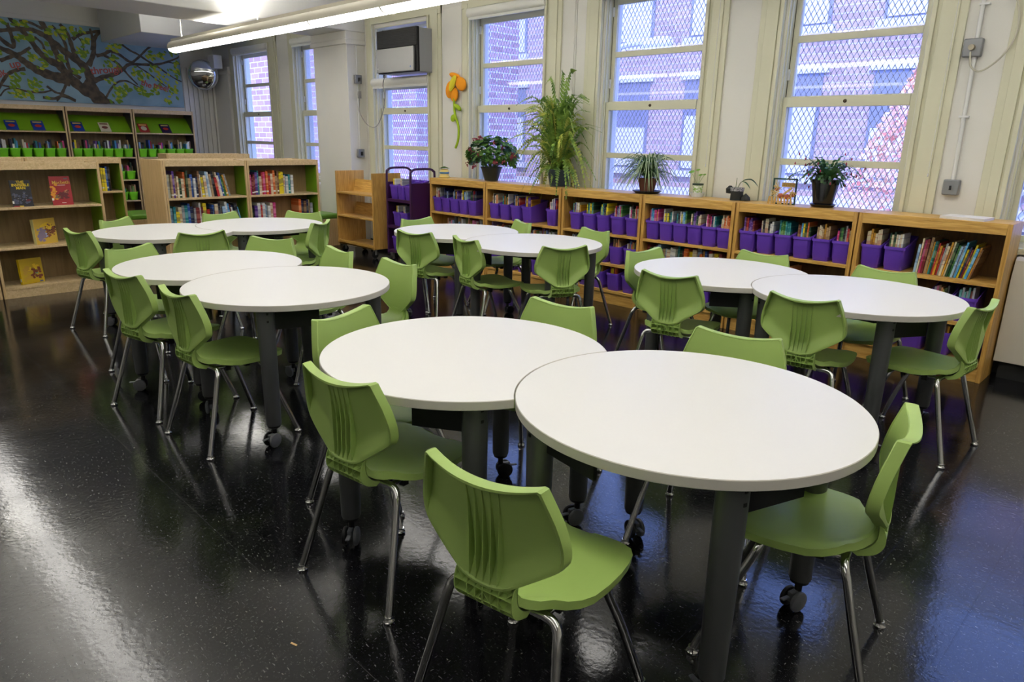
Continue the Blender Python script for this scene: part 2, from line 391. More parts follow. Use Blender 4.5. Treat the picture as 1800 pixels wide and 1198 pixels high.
for i, ((l, r_), (gl, gr, cl, cr_, guard)) in enumerate(zip(ops, WIN)):
    nm = 'window_%d' % (i + 1)
    root = bpy.data.objects.new(nm, None); COL.objects.link(root); root['kind'] = 'structure'
    root.location = ((l + r_) / 2, WY, Z_SILL); root.empty_display_size = .1
    rx, ry, rz = root.location
    def part(name, mb, m, parent=root, **k):
        mb.v = [(x - rx, y - ry, z - rz) for x, y, z in mb.v] if parent is root else mb.v
        return mb.build(name, m, parent, **k)
    # casing: flat boards standing proud, with stepped grooves
    c = MB()
    c.box(cl, l - .015, WY - .022, WY - .0005, Z_SILL - .06, 2.99); c.box(r_ + .015, cr_, WY - .022, WY - .0005, Z_SILL - .06, 2.99)
    c.box(cl + .05, l - .06, WY - .034, WY - .022, Z_SILL - .06, 2.95); c.box(r_ + .07, cr_ - .05, WY - .034, WY - .022, Z_SILL - .06, 2.95)
    c.box(l - .045, l - .015, WY - .045, WY - .022, Z_SILL - .02, 2.90); c.box(r_ + .015, r_ + .045, WY - .045, WY - .022, Z_SILL - .02, 2.90)
    c.box(cl, cr_, WY - .03, WY - .0005, 2.90, 2.99); c.box(cl - .01, cr_ + .01, WY - .045, WY - .0005, 2.985, 3.01)
    part('casing', c, M_CREAM, bevel=.003)
    c = MB()
    c.box(l, l + .012, WY, WY + .22, Z_SILL, Z_HEAD); c.box(r_ - .012, r_, WY, WY + .22, Z_SILL, Z_HEAD); c.box(l, r_, WY, WY + .22, Z_HEAD - .012, Z_HEAD)
    c.box(l + .012, l + .022, WY + .03, WY + .045, Z_SILL, Z_HEAD); c.box(r_ - .022, r_ - .012, WY + .03, WY + .045, Z_SILL, Z_HEAD)
    part('jamb', c, M_CREAM)
    c = MB(); c.box(l + .012, l + .016, WY + .105, WY + .135, zr, Z_HEAD - .02); c.box(r_ - .016, r_ - .012, WY + .105, WY + .135, zr, Z_HEAD - .02)
    part('sash_track', c, M_DARK)
    c = MB(); c.box(l + .01, l + .03, WY + .085, WY + .115, kz(1.99), kz(2.07)); c.box(l + .01, l + .03, WY + .085, WY + .115, kz(2.62), kz(2.70)); part('balance_clip', c, M_WHITE)
    c = MB(); c.box(cl - .02, cr_ + .02, WY - .06, WY - .0005, Z_SILL - .07, Z_SILL - .03); c.box(l, r_, WY, WY + .2, Z_SILL, zb - .045)
    part('sill', c, M_CREAM, bevel=.004)
    # lower sash
    y0, y1 = WY + .055, WY + .09
    c = MB()
    c.box(l + .012, l + .055, y0, y1, zb - .045, zr); c.box(r_ - .055, r_ - .012, y0, y1, zb - .045, zr)
    c.box(l + .055, r_ - .055, y0, y1, zb - .045, zb); c.box(l + .055, r_ - .055, y0 + .003, y1, zm0, zm1); c.box(l + .055, r_ - .055, y0 - .008, y1, zt, zr)
    ls = part('lower_sash', c, M_CREAM, bevel=.003)
    c = MB(); c.box(l + .055 - rx, r_ - .055 - rx, y1 - .016 - ry, y1 - .012 - ry, zb - rz, zm0 - rz); c.box(l + .055 - rx, r_ - .055 - rx, y1 - .016 - ry, y1 - .012 - ry, zm1 - rz, zt - rz)
    c.build('pane', M_GLASS, ls, smooth=0)
    c = MB(); c.lathe([(.0, -.010), (.012, -.008), (.014, 0)], ((l + r_) / 2 - rx, y0 - .008 - ry, (zt + zr) / 2 - rz), 12, ax='y'); c.build('sash_lock', mat('lock_brass', (70, 60, 44), .4, .8), ls)
    # upper sash
    y0, y1 = WY + .105, WY + .14
    ac = (i == 2)
    top = kz(2.09) if ac else ut
    c = MB(); c.box(l + .016, l + .06, y0, y1, zr - .04, top + .06); c.box(r_ - .06, r_ - .016, y0, y1, zr - .04, top + .06)
    c.box(l + .06, r_ - .06, y0, y1, zr - .04, zr + .008); c.box(l + .06, r_ - .06, y0, y1, top, top + .06)
    if not ac: c.box(l + .06, r_ - .06, y0, y1, um0, um1)
    us = part('upper_sash', c, M_STEEL if False else M_CREAM, bevel=.003)
    c = MB(); yy = y1 - .016 - ry
    if ac: c.box(l + .06 - rx, r_ - .06 - rx, yy, yy + .004, zr + .008 - rz, top - rz)
    else:
        c.box(l + .06 - rx, r_ - .06 - rx, yy, yy + .004, zr + .008 - rz, um0 - rz); c.box(l + .06 - rx, r_ - .06 - rx, yy, yy + .004, um1 - rz, top - rz)
    c.build('pane', M_GLASS, us, smooth=0)
    # outside frame head + filler
    c = MB(); c.box(l, r_, WY + .15, WY + .20, Z_HEAD - .04, Z_HEAD); c.box(l, l + .035, WY + .15, WY + .22, Z_SILL, Z_HEAD); c.box(r_ - .035, r_, WY + .15, WY + .22, Z_SILL, Z_HEAD)
    part('outer_frame', c, M_WHITE)
    # roller shade cassette
    zc = kz(2.13) if ac else 2.80
    yc = WY - .035 if not ac else WY - .03
    c = MB(); prof = [(yc + .052 * math.cos(a) * .8, zc + .045 + .052 * math.sin(a)) for a in [k * PI / 6 for k in range(12)]]
    c.extr([(l - .035, y, z) for y, z in prof], (r_ - l + .07, 0, 0))
    c.box(l - .02, r_ + .02, WY - .05, WY - .035, zc - .03, zc)
    part('roller_shade', c, M_SHADE)
    if guard:
        c = MB(); yg = WY + .21; W_ = r_ - l - .08; H_ = Z_HEAD - Z_SILL; p = .044; sl_ = .075 / .044
        import itertools
        for sgn in (1, -1):
            n_ = int((W_ + H_ / sl_) / p) + 2
            for k in range(n_):
                x0 = -H_ / sl_ + k * p
                # line x = x0 + z/sl (sgn=1) ; mirrored for -1
                za = max(0, -x0 * sl_); zb2 = min(H_, (W_ - x0) * sl_)
                if zb2 - za < .02: continue
                xa, xb = x0 + za / sl_, x0 + zb2 / sl_
                if sgn < 0: xa, xb = W_ - xa, W_ - xb
                A = Vector((l + .04 + xa, yg, Z_SILL + za)); B_ = Vector((l + .04 + xb, yg, Z_SILL + zb2))
                d = (B_ - A); L_ = d.length; d.normalize(); nn = Vector((d.z, 0, -d.x))
                c.obox((A + B_) / 2, d * L_ / 2, nn * .0024, Vector((0, .0016, 0)))
        part('window_guard', c, M_MESH, smooth=0)
# pull cords hanging at two casings
for i, x in ((4, -3.24), (5, -1.49)):
    c = MB(); c.tube([(x, WY - .05, 2.9), (x, WY - .052, 2.0), (x + .002, WY - .052, 1.33)], .0018, 6); c.lathe([(.0, -.02), (.005, -.015), (.005, .0), (.0, .008)], (x + .002, WY - .052, 1.32), 8)
    o = c.build('pull_cord', M_WHITE); tag(o, ('thin shade pull cord hanging right of the window behind the spider plant' if i == 4 else 'thin shade pull cord hanging right of the window behind the black potted cactus'), 'cord')

# projecting column between second and third windows, with cap, and the beams
b = MB(); b.box(-9.34, -8.50, 5.42, WY, 0, 2.80); b.box(-9.37, -8.47, 5.39, WY, 2.66, 2.72); b.box(-9.36, -8.48, 5.40, WY, 2.72, 2.82)
struct('trim_1', b, M_WALL, bevel=.006)
b = MB(); b.box(-9.36, -8.48, -7.2, WY, 2.82, CZ); struct('trim_2', b, M_CEIL, bevel=.01)
b = MB(); b.box(-3.2, -2.5, -7.2, WY, 3.05, CZ); struct('trim_3', b, M_CEIL, bevel=.01)
b = MB(); b.box(BX, -11.45, 3.90, 5.3, 2.88, CZ); struct('trim_4', b, M_CEIL, bevel=.008)   # boxed duct in the far corner
b = MB(); b.box(BX, BX + .035, -7.2, 3.9, 3.16, 3.20); b.box(BX, BX + .02, -7.2, 3.9, 3.10, 3.16); struct('trim_5', b, M_WALL)
# boarding on the far end wall beside the tall shelves
b = MB()
for k in range(6): b.box(BX, BX + .02 + .006 * (k % 2), 5.12 + k * .085, 5.195 + k * .085, 0, 2.6)
b.box(BX, BX + .05, 5.63, WY, 0, 2.6)
struct('trim_6', b, M_WALL, bevel=.003)
b = MB(); b.box(-13.28, -12.66, WY - .04, WY, 0, 2.62); b.box(-13.28, -12.62, WY - .06, WY, 2.50, 2.56); struct('trim_7', b, M_WALL, bevel=.004)
b = MB(); b.box(-10.9, -10.55, WY - .012, WY, 0, 2.95); b.box(-6.87, -6.52, WY - .012, WY, 0, 2.95); struct('trim_8', b, M_WALL, bevel=.003)
b = MB(); b.box(-4.845, -4.825, WY - .02, WY, 1.0, 2.95); b.box(-4.86, -4.81, WY - .012, WY, 1.0, 2.95); struct('trim_9', b, M_WALL)
b = MB(); b.box(BX, 3.2, WY - .015, WY, 0, .1); struct('baseboard_window_side', b, M_BLACK)

# ------------------------------------------------------------------ chair
def make_chair():
    root = thing('classroom_chair', (0, 0, 0), 0, 'x', 'chair', 'green plastic chairs around the round tables')
    rows_def = [(.489, .018), (.492, .04), (.497, .060), (.504, .074), (.514, .088), (.524, .103), (.534, .117), (.544, .131), (.554, .145), (.564, .159), (.574, .173), (.584, .186), (.592, .194), (.602, .200), (.615, .203), (.63, .204), (.65, .203), (.68, .197), (.71, .189), (.74, .179), (.765, .170), (.785, .163), (.790, .155)]
    def yc(z):
        pts = [(.48, -.186), (.52, -.184), (.60, -.190), (.70, -.203), (.80, -.222)]
        for (a, ya), (c, yb) in zip(pts, pts[1:]):
            if z <= c: return ya + (yb - ya) * (z - a) / (c - a)
        return pts[-1][1]
    def top(x, z):
        t = min(1, max(0, (z - .60) / .19)); return z - .026 * t * (1 - min(1, (x / .16) ** 2))
    def ysurf(x, z): return yc(z) + .80 * x * x
    U = [-1, -.95, -.88, -.8, -.7, -.6, -.5, -.4, -.3, -.2, -.1, 0, .1, .2, .3, .4, .5, .6, .7, .8, .88, .95, 1]
    def zlow(x):
        a = abs(x); return .489 + (.0035 if a < .03 else 0) if a < .045 else .493 + (a - .045) * .70
    fr, bk = [], []
    for z, hw in rows_def:
        f_, k_ = [], []
        for u in U:
            x = u * hw; y = ysurf(x, z); zz = top(x, z)
            f_.append((x, y + .003, zz))
            d = min(1, max(0, (z - zlow(x)) / .062)); edge = min(1, (hw - abs(x)) / .012) * min(1, max(0, (.79 - z) / .006))
            k_.append((x, y - .003 - (1 - d) * .025, zz))
        fr.append(f_); bk.append(k_)
    m = MB(); m.grid([r_[::-1] for r_ in fr]); m.grid(bk)
    # rim: rounded band around the outline, turned to the back
    loop = [r_[0] for r_ in fr] + fr[-1][1:-1] + [r_[-1] for r_ in fr][::-1]
    n = len(loop); cx, cz = 0, .63; secs = []
    for x, y, z in loop:
        dx, dz = x - cx, z - cz; L_ = math.hypot(dx, dz); dx /= L_; dz /= L_
        y -= .003
        sec = [(0, .006), (.0035, .003), (.0035, -.019), (.0015, -.028), (-.005, -.029), (-.009, -.025), (-.009, -.002)]
        secs.append([(x + a * dx, y + bb, z + a * dz) for a, bb in sec])
    secs.append(secs[0]); m.grid(secs, close=True)
    o = m.build('backrest', M_CHAIR, root, smooth=22)
    # ribs on the back
    m = MB()
    for k in range(5):
        x = (k - 2) * .0235
        ins, outs = [], []
        for q in range(13):
            z = .752 - q * (.752 - .497) / 12
            xx = x * (1 - .12 * (q / 12)); y = ysurf(xx, z) - .003
            t = q / 12; h = .0065 + .0185 * (math.sin(min(1, t * 1.05) * PI / 2) ** 2.2)
            if q == 12: h = .024
            ins.append((xx, y + .001, z)); outs.append((xx, y - h, z))
        vs = [(p[0] - .0016, p[1], p[2]) for p in ins] + [(p[0] - .0010, p[1], p[2]) for p in outs] + [(p[0] + .0016, p[1], p[2]) for p in ins] + [(p[0] + .0010, p[1], p[2]) for p in outs]
        N_ = 13; fs = []
        for q in range(12):
            fs += [(q, q + 1, N_ + q + 1, N_ + q), (2 * N_ + q + 1, 2 * N_ + q, 3 * N_ + q, 3 * N_ + q + 1), (N_ + q, N_ + q + 1, 3 * N_ + q + 1, 3 * N_ + q)]
        m.add(vs, fs)
    m.build('rib', M_CHAIR, o, smooth=30)['label'] = 'raised vertical ribs on the outside of the back'
    # seat pan + neck
    path = [(-.180, .510, .070), (-.179, .495, .074), (-.176, .480, .078), (-.166, .464, .084), (-.152, .454, .098), (-.138, .448, .118), (-.122, .444, .145), (-.100, .4405, .170), (-.07, .438, .190), (-.03, .437, .204), (.03, .437, .211),
            (.09, .438, .212), (.14, .440, .208), (.18, .439, .198), (.21, .435, .178), (.228, .429, .148), (.240, .421, .105), (.245, .415, .055)]
    tp, bt = [], []
    for i, (y, z, hw) in enumerate(path):
        a = path[max(i - 1, 0)]; c = path[min(i + 1, len(path) - 1)]
        t = Vector((0, c[0] - a[0], c[1] - a[1])).normalized(); nrm = Vector((0, -t.z, t.y))
        f_, k_ = [], []
        for u in [-1, -.97, -.9, -.7, -.45, -.2, 0, .2, .45, .7, .9, .97, 1]:
            dish = (abs(u) ** 2.5) * (.012 if i > 5 else .004)
            x = u * hw
            ear = .02 * max(0, abs(u) - .55) * max(0, 1 - abs(i - 6) / 3)
            P = Vector((x, y, z + dish + ear)); edge = .004 * (abs(u) > .95)
            f_.append(P - nrm * edge); k_.append(Vector((x * (.985 if abs(u) > .95 else 1), y, z + dish * .8 + ear)) - nrm * (.026 if i > 4 else .014 + .003 * i))
        tp.append(f_); bt.append(k_)
    m = MB(); m.grid(tp); m.grid([r_[::-1] for r_ in bt])
    loop_t = [r_[0] for r_ in tp] + tp[-1][1:-1] + [r_[-1] for r_ in tp][::-1] + tp[0][1:-1][::-1]
    loop_b = [r_[0] for r_ in bt] + bt[-1][1:-1] + [r_[-1] for r_ in bt][::-1] + bt[0][1:-1][::-1]
    m.grid([loop_b, loop_t], close=True)
    m.build('seat', M_CHAIR, root, smooth=42)
    # lattice under the backrest
    m = MB(); sp_i = smooth_path([(0, -.190, .512), (0, -.193, .48), (0, -.186, .452), (0, -.164, .428), (0, -.130, .413)], 4)
    sp_o = smooth_path([(0, -.204, .500), (0, -.212, .475), (0, -.210, .445), (0, -.190, .418), (0, -.150, .402)], 4)
    for x, w_ in ((-.086, .003), (-.047, .002), (-.0235, .002), (0, .002), (.0235, .002), (.047, .002), (.086, .003)):
        poly = [(x - w_ / 2, p.y, p.z) for p in sp_i] + [(x - w_ / 2, p.y, p.z) for p in sp_o[::-1]]
        for q in range(len(sp_i) - 1):
            a, b_, c, d = sp_i[q], sp_i[q + 1], sp_o[q + 1], sp_o[q]
            m.extr([(x - w_ / 2, v.y, v.z) for v in (a, b_, c, d)], (w_, 0, 0))
    for q in (4, 8, 12):
        a, d = sp_i[q], sp_o[q]; n_ = Vector((0, -(d.z - a.z), d.y - a.y)).normalized() * .001
        m.extr([(-.086, a.y + n_.y, a.z + n_.z), (-.086, d.y + n_.y, d.z + n_.z), (-.086, d.y - n_.y, d.z - n_.z), (-.086, a.y - n_.y, a.z - n_.z)], (.172, 0, 0))
    def sp(tt, s_):
        P = sp_o if s_ else sp_i; v = P[min(len(P) - 1, int(tt * (len(P) - 1)))]; return v
    for x0, x1, t0, t1 in ((-.0235, .0235, .12, .62), (.0235, -.0235, .12, .62), (-.086, -.047, .1, .4), (.086, .047, .1, .4), (-.086, -.047, .75, .4), (.086, .047, .75, .4), (-.047, -.0235, .45, .85), (.047, .0235, .45, .85)):
        q0 = int(t0 * 16); q1 = int(t1 * 16); n_ = abs(q1 - q0)
        for q in range(n_):
            s_ = 1 if q1 > q0 else -1
            A, B_ = q0 + q * s_, q0 + (q + 1) * s_
            xa = x0 + (x1 - x0) * q / n_; xb = x0 + (x1 - x0) * (q + 1) / n_
            P = [(xa, sp_i[A].y, sp_i[A].z), (xb, sp_i[B_].y, sp_i[B_].z), (xb, sp_o[B_].y + .003, sp_o[B_].z), (xa, sp_o[A].y + .003, sp_o[A].z)]
            m.extr(P, (.0018, 0, 0))
    pl = [[(x, p.y + .002, p.z) for p in sp_i] for x in (-.088, .088)]
    m.grid(pl); 
    m.build('back_brace', M_CHAIR, root, smooth=25)
    # steel legs
    def leg(sx, sy):
        if sy < 0: P = [(.225, -.238, .014), (.190, -.176, .23), (.170, -.142, .355), (.163, -.132, .385), (.148, -.126, .402), (.125, -.124, .408), (.10, -.124, .408)]
        else: P = [(.225, .238, .014), (.192, .160, .23), (.170, .112, .345), (.163, .100, .378), (.148, .094, .396), (.125, .092, .402), (.10, .092, .402)]
        P = smooth_path([(sx * x, y, z) for x, y, z in P], 5)
        a = MB(); a.tube(P, .0125, 12)
        lg = a.build('leg', M_CHROME, root, smooth=60)
        a = MB(); a.lathe([(.0165, 0), (.0185, .004), (.0185, .008), (.014, .013), (.0135, .024)], (sx * .225, sy * .238, 0), 14)
        a.build('glide', M_CHROME, lg, smooth=40)
    for sx in (-1, 1):
        for sy in (-1, 1): leg(sx, sy)
    m = MB(); m.tube([(-.10, -.124, .408), (.10, -.124, .408)], .0122, 12); m.tube([(-.10, .092, .402), (.10, .092, .402)], .0122, 12)
    m.tube([(-.12, -.124, .406), (-.12, .092, .402)], .009, 10); m.tube([(.12, -.124, .406), (.12, .092, .402)], .009, 10)
    m.build('seat_frame', M_CHROME, root, smooth=60)
    for x, y in ((-.12, -.06), (.12, -.06), (-.12, .04), (.12, .04)):
        m = MB(); m.box(x - .012, x + .012, y - .012, y + .012, .385, .417); m.build('spacer', M_BLACK, root, smooth=0)
    return root
chair0 = make_chair(); ctree = tree_of(chair0)
CH = [ # corner-mid x, y, facing deg, label
 (-1.041, .992, 98.8, 'green chair nearest the camera, its ribbed back turned to us'),
 (-1.832, 1.110, 97.1, 'green chair at the near left side of the front table pair'),
 (-2.481, 1.526, 16.7, 'green chair at the far left end of the front table pair, facing right'),
 (-2.026, 2.353, -81.7, 'green chair behind the left table of the front pair, facing us'),
 (-1.218, 2.477, -78.1, 'green chair behind the front right table, facing us'),
 (-.489, 1.992, 193.2, 'green chair at the right end of the front right table, seen side on'),
 (-4.004, 1.149, 101.7, 'green chair at the near left of the left middle tables, left of its twin'),
 (-3.381, 1.196, 93.9, 'green chair before the nearer left middle table, ribbed back to us'),
 (-4.906, 1.458, 22.7, 'green chair at the left end of the left middle tables, partly hidden'),
 (-5.398, 2.099, 175.6, 'green chair between the far left and left middle tables, back to us'),
 (-4.774, 2.338, -59.1, 'green chair directly behind the farther left middle table, facing us'),
 (-4.021, 2.421, -94.5, 'green chair behind the seam of the left middle tables, facing us'),
 (-3.384, 2.433, -92.0, 'green chair at the right of the left middle tables, facing us'),
 (-5.991, 1.442, 104.1, 'green chair farthest left, in front of the far left tables'),
 (-6.598, 1.876, 34.8, 'green chair behind the left end of the far left tables'),
 (-6.620, 2.778, 9.1, 'green chair behind the middle of the far left tables, before the bookcase'),
 (-6.286, 3.439, -53.1, 'green chair behind the right end of the far left tables'),
 (-5.470, 3.132, 215.3, 'green chair at the right end of the far left tables, side on'),
 (-4.462, 3.414, 104.6, 'green chair at the left of the centre back tables, back to us'),
 (-3.912, 3.474, 79.2, 'green chair in the middle before the centre back tables, back to us'),
 (-3.206, 3.752, 152.3, 'green chair at the right of the centre back tables, back to us'),
 (-5.183, 3.990, .3, 'green chair behind the left end of the centre back tables'),
 (-4.440, 4.584, -112.9, 'green chair behind the seam of the centre back tables'),
 (-3.668, 4.668, -101.4, 'green chair behind the right end of the centre back tables, facing us'),
 (-2.128, 3.438, 99.7, 'green chair before the left table of the right pair, back to us'),
 (-1.346, 3.424, 96.3, 'green chair before the right table of the right pair, back to us'),
 (-2.721, 4.060, -6.4, 'green chair at the left end of the right table pair'),
 (-2.133, 4.591, -89.8, 'green chair behind the left table of the right pair, facing us'),
 (-1.344, 4.572, -93.2, 'green chair behind the right table of the right pair, facing us'),
 (-.714, 3.915, 174.3, 'green chair at the right end of the right table pair, side on')]
for i, (x, y, a, lab) in enumerate(CH):
    c = chair0 if i == 0 else copy_tree(chair0, None, ctree)
    ar = R(a); c.location = (x + .188 * math.cos(ar), y + .188 * math.sin(ar), 0); c.rotation_euler = (0, 0, ar - PI / 2); c['label'] = lab

# ------------------------------------------------------------------ tables
TR, TZ = .533, .733
def caster(m2, x, y, a):
    pass
def make_table(c, bite, label, legs):
    root = thing('round_table', (c[0], c[1], 0), 0, label, 'table', 'white round tables pushed together in pairs')
    n = 96; pts = []
    if bite is None: pts = [(TR * math.cos(2 * PI * k / n), TR * math.sin(2 * PI * k / n)) for k in range(n)]
    else:
        bx, by = bite[0] - c[0], bite[1] - c[1]; d = math.hypot(bx, by); a0 = math.atan2(by, bx); rb = TR + .0035
        ca = (d * d + TR * TR - rb * rb) / (2 * d * TR); al = math.acos(ca)
        for k in range(80):
            a = a0 + al + (2 * PI - 2 * al) * k / 79; pts.append((TR * math.cos(a), TR * math.sin(a)))
        cb = (d * d + rb * rb - TR * TR) / (2 * d * rb); be = math.acos(cb)
        for k in range(1, 30):
            a = a0 + PI + be - 2 * be * k / 30; pts.append((bx + rb * math.cos(a), by + rb * math.sin(a)))
    m = MB()
    def ins(p, q):  # move towards centroid-ish for the eased edge
        L_ = math.hypot(*p); return (p[0] * (1 - q / L_), p[1] * (1 - q / L_))
    lay = [([ins(p, .002) for p in pts], TZ - .030), (pts, TZ - .028), (pts, TZ - .002), ([ins(p, .002) for p in pts], TZ)]
    N_ = len(pts); vs = [(x, y, z) for L_, z in lay for x, y in L_]
    fs = [(i * N_ + j, i * N_ + (j + 1) % N_, (i + 1) * N_ + (j + 1) % N_, (i + 1) * N_ + j) for i in range(3) for j in range(N_)]
    m.add(vs, fs, 1); m.add(vs[:N_], [tuple(range(N_))[::-1]], 0); m.add(vs[-N_:], [tuple(range(N_))], 0)
    m.build('tabletop', [M_TABLE, M_EDGE], root, smooth=30)
    L_ = [(r_ * math.cos(R(a)), r_ * math.sin(R(a))) for a, r_ in legs]
    m = MB()
    for i in range(len(L_)):
        p, q = Vector((*L_[i], 0)) * .72, Vector((*L_[(i + 1) % len(L_)], 0)) * .72; d = (q - p); ln = d.length; d.normalize(); nn = Vector((-d.y, d.x, 0))
        m.obox((p + q) / 2 + Vector((0, 0, .672)), d * (ln / 2), nn * .012, Vector((0, 0, .030)))
        pl_ = Vector((*L_[i], 0)); u_ = pl_.normalized(); m.obox(pl_ * .85 + Vector((0, 0, .68)), u_ * .06, Vector((-u_.y, u_.x, 0)) * .012, Vector((0, 0, .022)))
    m.build('under_frame', M_APRON, root, smooth=0)
    sg_ = 1 if bite is None else -1
    for a_, r_ in legs:
        p = Vector((r_ * math.cos(R(a_)), r_ * math.sin(R(a_)), 0)); e_ = R(a_ + sg_ * (33 if bite is None else 28)); q = Vector((.42 * math.cos(e_), .42 * math.sin(e_), 0))
        if bite is not None and (q + Vector((c[0], c[1], 0)) - Vector((bite[0], bite[1], 0))).length < TR + .02: continue
        d = q - p; ln = d.length; d.normalize(); nn = Vector((-d.y, d.x, 0)); m = MB()
        m.obox((p + q) / 2 + Vector((0, 0, .6495)), d * (ln / 2), nn * .006, Vector((0, 0, .053))); m.build('apron', M_APRON, root, smooth=0)
    for x, y in L_:
        m = MB(); m.lathe([(.034, .112), (.0365, .118), (.042, .60), (.042, .703)], (x, y, 0), 24)
        lg = m.build('leg', M_TLEG, root, smooth=40)
        a = math.atan2(y, x)
        for z in (.685, .648):
            m = MB()
            u = Vector((math.cos(a + .5), math.sin(a + .5), 0)); ctr = Vector((x, y, z)) + u * .042
            t_ = Vector((-u.y, u.x, 0)); m.obox(ctr, u * .002, t_ * .005, Vector((0, 0, .005)))
            m.build('screw', M_BLACK, lg, smooth=0)
        m = MB(); m.lathe([(.012, .062), (.012, .09), (.03, .10), (.034, .113)], (x, y, 0), 16)
        cs = m.build('caster', M_BLACK, root, smooth=40)
        rnd = random.Random(int(x * 1000) + int(c[0] * 77)); ang = rnd.uniform(0, 2 * PI); u = Vector((math.cos(ang), math.sin(ang), 0)); v = Vector((-u.y, u.x, 0))
        off = Vector((x, y, 0)) + u * .018
        for s_ in (-1, 1):
            m = MB(); prof = [(.0, -.009), (.024, -.009), (.0345, -.006), (.0365, 0), (.0345, .006), (.024, .010), (.0, .012)]
            m.lathe(prof, (0, 0, 0), 20, ax='x')
            Mx = Matrix.Identity(3); 
            for k in range(3): Mx[k][0] = v[k] * s_; Mx[k][1] = u[k]; Mx[k][2] = (0, 0, 1)[k]
            m.v = [tuple(Mx @ Vector(p) + off + v * s_ * .021 + Vector((0, 0, .0368))) for p in m.v]
            m.build('wheel', M_CASTER if s_ > 0 else M_BLACK, cs, smooth=40)
        m = MB(); ctr = off + Vector((0, 0, .05)); m.obox(ctr, u * .022, v * .009, Vector((0, 0, .018))); m.obox(off + u * .042 + Vector((0, 0, .052)), u * .018, v * .008, Vector((0, 0, .003)))
        m.build('fork', M_CASTER, cs, smooth=0, bevel=.003)
    return root
SQ = [(45, .45), (135, .45), (225, .45), (315, .45)]
BT = [(49, .45), (118, .45), (-117, .45), (-38, .45)]
TA = (-1.88, 1.663); TB = (-1.036, 1.828); TC = (-4.285, 1.709); TD = (-3.44, 1.773); TE = (-6.003, 2.05); TF = (-6.001, 2.866)
TG = (-4.598, 3.955); TH = (-3.706, 3.972); TI = (-2.116, 3.992); TJ = (-1.298, 3.963)
make_table(TA, TB, 'white table with a curved notch, left one of the front pair', BT)
make_table(TB, None, 'white full round table nearest the camera, right one of front pair', [(44, .43), (142, .43), (234, .46), (316, .46)])
make_table(TC, TD, 'white table with a curved notch, farther one of the left middle pair', [(49, .45), (118, .45), (-100, .45), (-38, .42)])
make_table(TD, None, 'white full round table, nearer one of the left middle pair', [(44, .45), (140, .42), (234, .46), (318, .46)])
make_table(TE, TF, 'white notched table at the left of the far left pair', [(140, .45), (200, .45), (-100, .45), (-25, .45)])
make_table(TF, None, 'white full round table at the right of the far left pair', SQ)
make_table(TG, TH, 'white notched table at the left of the centre back pair', BT)
make_table(TH, None, 'white full round table at the right of the centre back pair', [(44, .45), (140, .45), (232, .45), (330, .45)])
make_table(TI, TJ, 'white notched table at the left of the right pair by the windows', [(49, .45), (118, .45), (-117, .45), (-40, .42)])
make_table(TJ, None, 'white full round table at the right of the right pair', [(37, .45), (140, .45), (212, .45), (310, .43)])

# ------------------------------------------------------------------ bins and books
def rrect(w_, d, r_, n=4):
    out = []
    for cx, cy, a0 in ((w_ / 2 - r_, d - r_, 0), (-w_ / 2 + r_, d - r_, 90), (-w_ / 2 + r_, r_, 180), (w_ / 2 - r_, r_, 270)):
        for k in range(n): a = R(a0 + 90 * k / (n - 1)); out.append((cx + r_ * math.cos(a), cy + r_ * math.sin(a)))
    return out
def bin_mesh(hf=.165, hb=.225, wt=.136, wb=.108, d=.285):
    m = MB()
    def ring(w_, dd, y0, r_, hz, off=0, inset=0):
        P = rrect(w_ - 2 * inset, dd - 2 * inset, r_)
        out = []
        for x, y in P:
            y += y0 + inset
            t = (y - .0) / d
            out.append((x, y, hz(t)))
        return out
    top = lambda t: hf + (hb - hf) * max(0, min(1, t * 1.02))
    rings = [ring(wb, d - .03, .018, .018, lambda t: .0), ring(wb + .004, d - .026, .016, .02, lambda t: .004), ring(wb + .008, d - .022, .013, .02, lambda t: .028), ring(wb + .013, d - .020, .012, .02, lambda t: .031),
             ring(wt - .006, d - .006, .003, .022, lambda t: top(t) - .022), ring(wt + .006, d + .006, -.003, .024, lambda t: top(t) - .020), ring(wt + .006, d + .006, -.003, .024, lambda t: top(t)),
             ring(wt - .004, d - .004, .002, .02, lambda t: top(t)), ring(wb - .004, d - .034, .020, .016, lambda t: .006)]
    m.grid(rings, close=True); n = len(rings[0])
    m.add(rings[0], [tuple(range(n))]); m.add(rings[-1], [tuple(range(n))])
    return m
pb0 = bin_mesh().build('book_bin', M_PURP, None, smooth=35)
gb0 = bin_mesh(.135, .17, .136, .10, .27).build('book_bin', M_GBIN, None, smooth=35)
USED = {}
def put(proto, loc, rz, label, cat, group, scale=None):
    if proto.name not in USED: USED[proto.name] = 1; o = proto
    else: o = proto.copy(); COL.objects.link(o)
    o.location = loc; o.rotation_euler = (0, 0, rz)
    if scale: o.scale = scale
    return tag(o, label, cat, group)
